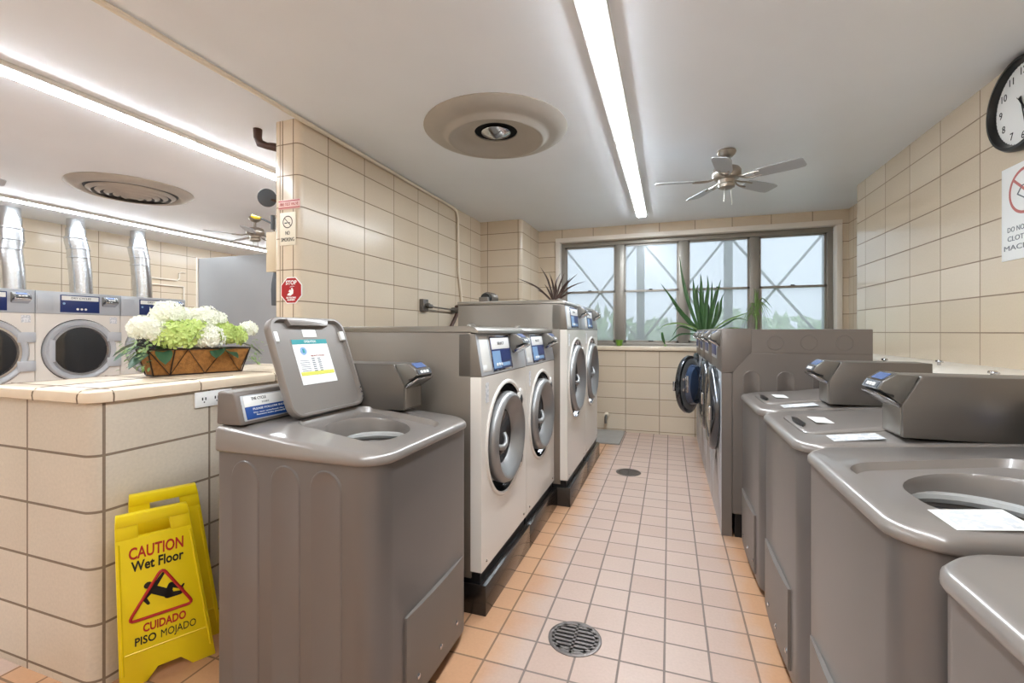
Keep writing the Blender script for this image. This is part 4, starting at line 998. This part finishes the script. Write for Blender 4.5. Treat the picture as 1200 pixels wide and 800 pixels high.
# ------------------------------------------------------------------ wet floor sign
ws = tag(empty('wet_floor_sign', (-1.75, 1.18, 0)), 'yellow CAUTION Wet Floor sign leaning at the half wall corner', 'sign')
def sign_panel(cb, ct, zt, hb_, ht_, ang, name, printed, parent):
    # local frame: s along ground direction, t up the panel
    s = Vector((math.cos(ang), math.sin(ang), 0)); b0 = Vector((cb[0], cb[1], 0)); t0 = Vector((ct[0], ct[1], zt))
    up = (t0-b0); Lh = up.length; up = up.normalized(); n_ = up.cross(s).normalized()
    up2 = s.cross(n_).normalized()
    M = Matrix((s, n_, up2)).transposed().to_4x4()          # x=s, y=n (toward viewer if n faces camera), z=up
    M.translation = b0-Vector(ws.location)
    sh = up.dot(s)*Lh
    p = MB()
    def X(f_, z_): return (hb_+(ht_-hb_)*z_/Lh)*f_+sh*z_/Lh
    def pt(f_, z_): return (X(f_, z_), z_)
    # outline with legs at the bottom and a hand hole near the top, made of strips
    ol_ = [pt(-1, 0), (X(-1, 0)+.075, 0), (X(-1, .03)+.105, .045), (X(1, .03)-.105, .045), (X(1, 0)-.075, 0), pt(1, 0), pt(1, Lh-.085), pt(-1, Lh-.085)]
    th = .009
    p.prism(ol_, 'y', -th, th, M_YEL, .003, M)
    p.prism([pt(-1, Lh-.088), pt(-.42, Lh-.088), pt(-.42, Lh-.035), pt(-1, Lh-.035)], 'y', -th, th, M_YEL, .003, M)
    p.prism([pt(.42, Lh-.088), pt(1, Lh-.088), pt(1, Lh-.035), pt(.42, Lh-.035)], 'y', -th, th, M_YEL, .003, M)
    p.prism([pt(-1, Lh-.038), pt(1, Lh-.038), pt(.97, Lh), pt(-.97, Lh)], 'y', -th*1.5, th*1.5, M_YEL, .003, M)
    # raised border
    for (a_, b_) in (((-1, .05), (-1, Lh-.1)), ((1, .05), (1, Lh-.1))):
        p.tube([(X(a_[0]*.93, a_[1]), -th, a_[1]), (X(b_[0]*.93, b_[1]), -th, b_[1])], .004, M_YEL, 6, M=M)
    p.tube([(X(-.88, .12), -th, .12), (X(.88, .12), -th, .12)], .003, M_YEL, 6, M=M)
    o = p.build(name, parent)
    if printed:
        q = MB(); c = lambda z_: X(0, z_)
        yy = -th-.0006
        q.text('CAUTION', .058, M_RED, M @ T(c(.47), yy, .475) @ FACE_MY, width=.155, bold=.0012)
        q.text('Wet Floor', .05, M_BINK, M @ T(c(.43), yy, .428) @ FACE_MY, width=.15, bold=.0012)
        q.text('CUIDADO', .042, M_RED, M @ T(c(.19), yy, .198) @ FACE_MY, width=.125, bold=.0012)
        q.text('PISO', .04, M_BINK, M @ T(c(.155)-.058, yy, .156) @ FACE_MY, width=.06, bold=.0008); q.text('MOJADO', .04, M_BINK, M @ T(c(.155)+.038, yy, .156) @ FACE_MY, width=.105)
        cx = c(.3)
        tri = [Vector((cx, yy, .40)), Vector((cx-.095, yy, .235)), Vector((cx+.095, yy, .235))]
        cen = (tri[0]+tri[1]+tri[2])/3
        loop = []
        for i in range(3):
            P0, P1, P2 = tri[i-1], tri[i], tri[(i+1) % 3]
            a_ = P1+(P0-P1).normalized()*.022; b_ = P1+(P2-P1).normalized()*.022
            for k in range(5):
                u_ = k/4; loop.append((1-u_)**2*a_+2*u_*(1-u_)*P1+u_*u_*b_)
        loop.append(loop[0]); loop.append(loop[1])
        q.tube([tuple(v) for v in loop], .0055, M_RED, 6, M=M)
        def cap_(p, q_, w0, w1):
            p = Vector(p); q_ = Vector(q_); a_ = math.atan2(q_.y-p.y, q_.x-p.x); pts = []
            for k in range(7): t_ = a_+PI/2+PI*k/6; pts.append((p.x+w0*math.cos(t_), p.y+w0*math.sin(t_)))
            for k in range(7): t_ = a_-PI/2+PI*k/6; pts.append((q_.x+w1*math.cos(t_), q_.y+w1*math.sin(t_)))
            q.prism([(cx+x_, z_) for x_, z_ in pts], 'y', yy-.0008, yy, M_BINK, 0, M)
        cap_((-.040, .350), (-.039, .351), .0115, .0115)
        cap_((-.028, .332), (.020, .298), .014, .014)
        cap_((-.022, .340), (.006, .382), .008, .004)
        cap_((-.032, .326), (-.050, .306), .008, .0065); cap_((-.050, .306), (-.038, .284), .0065, .0045)
        cap_((.018, .300), (.026, .328), .011, .009); cap_((.026, .328), (.058, .306), .0085, .005); cap_((.058, .306), (.064, .316), .0045, .003)
        cap_((.018, .292), (.054, .288), .011, .007); cap_((.054, .288), (.062, .299), .0055, .0035)
        q.build('lettering', o, smooth=0)
    return o
sign_panel((-1.742, 1.185), (-1.745, 1.125), .615, .142, .103, math.radians(62), 'front_panel', True, ws)
sign_panel((-1.835, 1.29), (-1.80, 1.20), .655, .140, .103, math.radians(62), 'back_panel', False, ws)
q = MB(); q.text('W', .05, M_RED, T(0, 0, 0) @ FACE_MY, bold=.001)

# ------------------------------------------------------------------ flower box
fb = tag(empty('flower_box', (-2.20, 1.62, 1.045), math.radians(72)), 'wire planter with coir liner full of white and lime hydrangeas on the half wall', 'flower arrangement')
q = MB()
def fbr(z_, g_=0): 
    k = z_/.125
    hx = .185+.03*k-g_; hy = .055+.03*k-g_
    return [(-hx, -hy, z_), (hx, -hy, z_), (hx, hy, z_), (-hx, hy, z_)]
q.rings([fbr(.006, .003), fbr(.118, .003)], M_COIR, True, True); q.build('coir_liner', fb, smooth=0)
q = MB()
for z_ in (.004, .123):
    r_ = fbr(z_); q.tube(r_+[r_[0]], .003, M_WIRE, 6)
lo_, hi_ = fbr(.004), fbr(.123)
for a_, b_ in zip(lo_, hi_): q.tube([a_, b_], .003, M_WIRE, 6)
for side in (0, 2):
    A, B = Vector(lo_[side]), Vector(lo_[side+1]); C_, D_ = Vector(hi_[side]), Vector(hi_[(side+1)])
    zig = [C_.lerp(D_, 0), A.lerp(B, .17), C_.lerp(D_, .36), A.lerp(B, .55), C_.lerp(D_, .72), A.lerp(B, .97), C_.lerp(D_, 1)]
    q.tube(zig[:], .0026, M_WIRE, 5)
    q.tube([A.lerp(B, .17), C_.lerp(D_, .24)], .0026, M_WIRE, 5)
q.build('wire_frame', fb)
def bloom(c, R, m, n, cup, seed):
    rn = random.Random(seed); b_ = MB()
    for i in range(n):
        z_ = 1-2*(i+.5)/n; th = PI*(1+5**.5)*i
        if z_ < -.75: continue
        d_ = Vector((math.sqrt(1-z_*z_)*math.cos(th), math.sqrt(1-z_*z_)*math.sin(th), z_*.85))
        p_ = Vector(c)+d_*R*rn.uniform(.84, 1.16)
        Mq = d_.to_track_quat('Z', 'Y').to_matrix().to_4x4() @ RZ(rn.uniform(0, PI)) @ RX(rn.uniform(-.4, .4)); Mq.translation = p_
        s_ = cup*rn.uniform(.8, 1.2)
        for k in range(4):
            Mk = Mq @ RZ(k*PI/2)
            b_.add([(0, 0, 0), (s_*.62, -s_*.42, s_*.30), (s_, 0, s_*.22), (s_*.62, s_*.42, s_*.30)], [(0, 1, 2, 3)], m, Mk)
    b_.lathe([(0, -R*.75), (R*.5, -R*.6), (R*.82, 0), (R*.5, R*.6), (0, R*.75)], m, 14, T(*c))
    return b_
BL = [(-.215, .01, .185, .055, M_PETW, .016), (-.115, .03, .225, .06, M_PETW, .016), (-.165, -.03, .165, .045, M_PETW, .016), (-.10, -.055, .150, .068, M_PETG, .026), (-.015, -.03, .165, .058, M_PETG, .024), (.035, -.05, .145, .062, M_PETW, .018),
      (.045, .03, .205, .062, M_PETW, .016), (.115, -.035, .160, .052, M_PETG, .022), (.165, -.03, .150, .048, M_PETG, .022), (.10, .04, .20, .045, M_PETW, .016), (.255, .0, .185, .036, M_PETW, .015), (-.05, .05, .21, .05, M_PETW, .016)]
for i, (x, y, z_, R, m, cup) in enumerate(BL):
    o = bloom((x*.95, y, z_+.035+(.03 if z_ > .19 else .0)), R*1.04, m, 130 if m is M_PETW else 80, cup, i).build('hydrangea_bloom', fb, smooth=0, recalc=False)
    o['label'] = 'white hydrangea bloom' if m is M_PETW else 'lime green hydrangea bloom'
def leafblade(b_, M, L, wd, m, droop=.25, n=6):
    vs = []; fs = []
    for i in range(n+1):
        t_ = i/n; w_ = wd*math.sin(PI*min(.08+t_*.92, 1))**.7*(1 if t_ < .98 else .1); z_ = -droop*L*t_*t_; x = L*t_
        vs += [(x, -w_, z_), (x, 0, z_-w_*.25), (x, w_, z_)]
    for i in range(n):
        k = 3*i; fs += [(k, k+1, k+4, k+3), (k+1, k+2, k+5, k+4)]
    b_.add(vs, fs, m, M)
rl = random.Random(5)
for (x, y, z_, a_, L) in ((-.15, -.05, .13, -100, .12), (-.22, 0, .14, 190, .11), (-.1, .0, .16, -140, .12), (.10, -.04, .13, -60, .10), (.08, -.06, .13, -120, .09), (.2, 0, .15, -10, .12), (-.19, -.04, .12, 215, .13), (.02, .08, .15, 80, .1), (-.2, .06, .16, 150, .12)):
    b_ = MB(); leafblade(b_, T(x, y, z_) @ RZ(math.radians(a_)) @ RY(.2), L, .032, M_DGREEN, .4)
    b_.build('leaf', fb, recalc=False)
for (x, y, a_) in ((.21, .0, -20), (-.22, -.02, 195), (.22, -.03, -50), (-.2, -.06, 240), (-.19, .03, 180)):
    b_ = MB()
    for i in range(34):
        Mx = T(x, y, .13) @ RZ(math.radians(a_+rl.uniform(-30, 30))) @ T(rl.uniform(0, .08), 0, rl.uniform(-.09, .04)) @ RY(rl.uniform(-.5, 1.0))
        leafblade(b_, Mx, .022, .006, M_LEAF2, .2, 3)
    b_.build('trailing_sprig', fb, recalc=False)

# ------------------------------------------------------------------ plants
def blade_tube(pts, wd, b_, m):
    """flat strap leaf following pts"""
    pts = [Vector(p) for p in pts]; n = len(pts)
    # resample smooth
    P_ = []
    for i in range(n-1):
        p0 = pts[max(i-1, 0)]; p1 = pts[i]; p2 = pts[i+1]; p3 = pts[min(i+2, n-1)]
        for k in range(4):
            t_ = k/4; P_.append(.5*((2*p1)+(-p0+p2)*t_+(2*p0-5*p1+4*p2-p3)*t_**2+(-p0+3*p1-3*p2+p3)*t_**3))
    P_.append(pts[-1]); n = len(P_); vs = []; fs = []
    for i, p in enumerate(P_):
        t_ = i/(n-1); w_ = wd*(.55+.45*math.sin(PI*min(t_*1.3, 1)))*(1 if t_ < .6 else max(0.03, 1-((t_-.6)/.4)**1.5))
        d_ = (P_[min(i+1, n-1)]-P_[max(i-1, 0)]).normalized(); s_ = d_.cross(Vector((0, 1, .15))).normalized()
        if s_.length < .1: s_ = Vector((1, 0, 0))
        vs += [p-s_*w_, p+Vector((0, .004, 0)), p+s_*w_]
    for i in range(n-1):
        k = 3*i; fs += [(k, k+1, k+4, k+3), (k+1, k+2, k+5, k+4)]
    b_.add(vs, fs, m)
PZ = WZ0+.012
pl = tag(empty('potted_plant', (.41, 5.878, PZ)), 'large green sword-leaved plant in a white pot on the window sill', 'plant')
MB().lathe([(.0, 0), (.048, .0), (.056, .13), (.06, .135), (.06, .16), (.054, .16), (.05, .14), (.0, .14)], M_PAPER, 40, Matrix.Diagonal((2.0, 1, 1, 1))).build('pot', pl)
S = .0105  # metres per photo pixel at the sill depth
def at(u, v, y=0.0): # leaf control points around the pot, from the plant's own base (824,385)
    return ((u-826)*S*.98, y, (385-v)*S*.96+.14)
tall = [[(812, 384), (808, 350), (801, 320), (797, 290)], [(816, 384), (800, 360), (788, 340), (776, 322)], [(818, 384), (815, 350), (813, 330), (812, 318)], [(821, 384), (821, 350), (821, 325), (820, 312)],
        [(824, 384), (826, 350), (828, 330), (827, 315)], [(828, 384), (833, 355), (838, 335), (842, 320)], [(832, 384), (836, 365), (838, 350), (839, 345)], [(819, 384), (818, 360), (816, 335), (818, 325)], [(826, 384), (829, 365), (828, 350), (826, 345)],
        [(814, 384), (806, 366), (796, 352), (788, 345)], [(822, 384), (823, 362), (820, 340), (815, 330)], [(816, 384), (812, 362), (806, 340), (804, 326)], [(827, 384), (831, 360), (832, 335), (832, 322)], [(824, 384), (824, 360), (823, 342), (824, 330)], [(831, 384), (840, 362), (842, 345), (845, 336)], [(819, 384), (812, 372), (802, 360), (790, 352)], [(830, 384), (832, 362), (835, 340), (837, 328)]]
droop = [[(822, 384), (812, 376), (795, 371), (780, 374), (777, 377)], [(822, 385), (806, 377), (796, 376), (788, 390)], [(828, 384), (845, 370), (860, 363), (872, 358)], [(828, 385), (845, 374), (858, 366), (870, 369)],
         [(830, 385), (848, 378), (862, 378), (872, 384)], [(818, 385), (800, 384), (790, 390), (784, 395)], [(826, 386), (840, 382), (855, 384), (860, 386)]]
for k, L in enumerate(tall):
    b_ = MB(); yy = [-.03, .04, .0, .03, -.04, .02][k % 6]; L2 = [at(u, v, yy*(1-i*.1)) for i, (u, v) in enumerate(L)]
    L2[0] = (max(-.06, min(.06, L2[0][0]*.6)), yy, .142)
    blade_tube(L2, .021 if k < 8 else .015, b_, M_LEAF); b_.build('leaf', pl, recalc=False)
for k, L in enumerate(droop):
    b_ = MB(); L2 = [at(u, v, [-.004, -.008, -.003, -.006][k % 4]*i) for i, (u, v) in enumerate(L)]; L2[0] = (max(-.05, min(.05, L2[0][0]*.6)), 0, .142)
    blade_tube(L2, .011, b_, M_LEAF if k % 2 else M_LEAF2); b_.build('leaf', pl, recalc=False)
hl = MB(); blade_tube([(0, 0, .16), (.005, 0, .10), (.02, 0, .05), (.035, 0, -.0)], .018, hl, M_LEAF)
lp = tag(empty('plant_cutting', (-.085, 5.90, PZ+.01)), 'single green leaf cutting standing on the sill left of the big plant', 'plant')
hl.build('leaf', lp, recalc=False); MB().lathe([(.0, -.01), (.014, -.01), (.012, .01), (.006, .012), (.0, .012)], M_LEAF2, 12, T(.035, 0, .0)).build('stem', lp)
cu = tag(empty('plant_cup', (-.60, 5.90, PZ)), 'small green cup planter on the window sill near the tall washers', 'plant pot')
MB().lathe([(0, 0), (.032, 0), (.045, .06), (.05, .075), (.044, .075), (.04, .06), (0, .06)], M_CUP, 24).build('cup', cu)
b_ = MB()
for k in range(7): leafblade(b_, T(0, 0, .06) @ RZ(k*.9) @ RY(-.7), .05, .012, M_LEAF, .4, 4)
b_.build('foliage', cu, recalc=False)
sp_ = tag(empty('spider_plant', (.95, 5.91, PZ)), 'pale striped spider plant before the window mullion right of the big plant', 'plant')
MB().lathe([(0, 0), (.04, 0), (.055, .09), (.05, .09), (0, .08)], M_PAPER, 20).build('pot', sp_)
MB().tube([(0, 0, .07), (0, 0, .3), (-.01, 0, .62)], .012, M_LEAF2, 8).build('stem', sp_)
b_ = MB(); rs_ = random.Random(9)
for k in range(20):
    a_ = rs_.uniform(0, 2*PI); L = rs_.uniform(.10, .22); z0 = rs_.uniform(.3, .5)
    blade_tube([(0, 0, z0), (L*.4*math.cos(a_), -.05*abs(math.sin(a_)), z0+.08), (L*math.cos(a_), -.10*abs(math.sin(a_)), z0-.02-rs_.uniform(0, .12))], .005, b_, M_LEAF2)
for k in range(6): blade_tube([(0, 0, .35), (rs_.uniform(-.03, .03), 0, .5), (rs_.uniform(-.03, .03), 0, .68)], .008, b_, M_LEAF2)
b_.build('leaves', sp_, recalc=False)
dp = tag(empty('spiky_plant', (-1.02, 4.18, 1.4815)), 'spiky dark maroon plant on top of the tall white washers', 'plant')
MB().lathe([(0, 0), (.06, 0), (.075, .03), (.07, .03), (0, .03)], M_CASED, 20).build('dish', dp)
tips = [(-.36, .26), (-.13, .36), (-.10, .20), (-.18, .15), (.05, .30), (.10, .30), (.16, .24), (.22, .28), (.28, .22), (.20, .12), (.02, .22), (-.04, .30), (.12, .16)]
for k, (dx, dz) in enumerate(tips):
    b_ = MB(); blade_tube([(0, 0, .025), (dx*.45, rs_.uniform(-.05, .05), dz*.6+.03), (dx, rs_.uniform(-.08, .08), dz+.02)], .009, b_, M_DLEAF); b_.build('leaf', dp, recalc=False)

# ------------------------------------------------------------------ floor items
def drain(loc, R, lab):
    r_ = tag(empty('floor_drain', loc), lab, 'drain', 'round floor drains')
    MB().lathe([(R, 0), (R, .003), (R-.008, .005), (R-.014, .004), (R-.014, .001)], M_CAST, 48, cap=False).build('rim', r_)
    g_ = MB(); Ri = R-.014
    g_.lathe([(Ri, .0012), (0, .0012)], M_DARK, 40, cap=False)
    g_.box(-.005, .005, -Ri, Ri, .001, .0048, M_CAST)
    n = 8
    for i in range(n+1):
        y = -Ri+2*Ri*i/n; hw = math.sqrt(max(Ri*Ri-y*y, 0)); h_ = Ri/n*.52
        if hw > .01: g_.box(-hw, hw, y-h_, y+h_, .001, .0048, M_CAST)
    g_.lathe([(Ri, .0048), (Ri-.012, .0048), (Ri-.012, .001)], M_CAST, 48, cap=False)
    g_.build('grate', r_, smooth=0)
    return r_
drain((-.365, 1.845, 0), .108, 'round cast metal floor drain in the foreground of the aisle')
drain((-.345, 4.18, 0), .108, 'round floor drain farther down the aisle near the window wall')
tag(MB().box(-1.1, -.52, 5.15, 5.83, 0, .02, M_MAT, .003).build('floor_slab'), 'flat grey slab on the floor at the end of the left washers', 'slab')
pp = tag(empty('pipe_stub', (-.75, YB, .2)), 'small drain pipe stub coming out of the wall under the window', 'pipe')
MB().lathe([(.035, 0), (.035, .02), (.025, .03), (.025, .06)], M_CREAM, 20, RX(PI/2)).build('flange', pp)
MB().tube([(0, -.05, 0), (0, -.075, -.01), (.0, -.085, -.05), (.0, -.085, -.09)], .017, M_CASED, 12).build('elbow', pp)
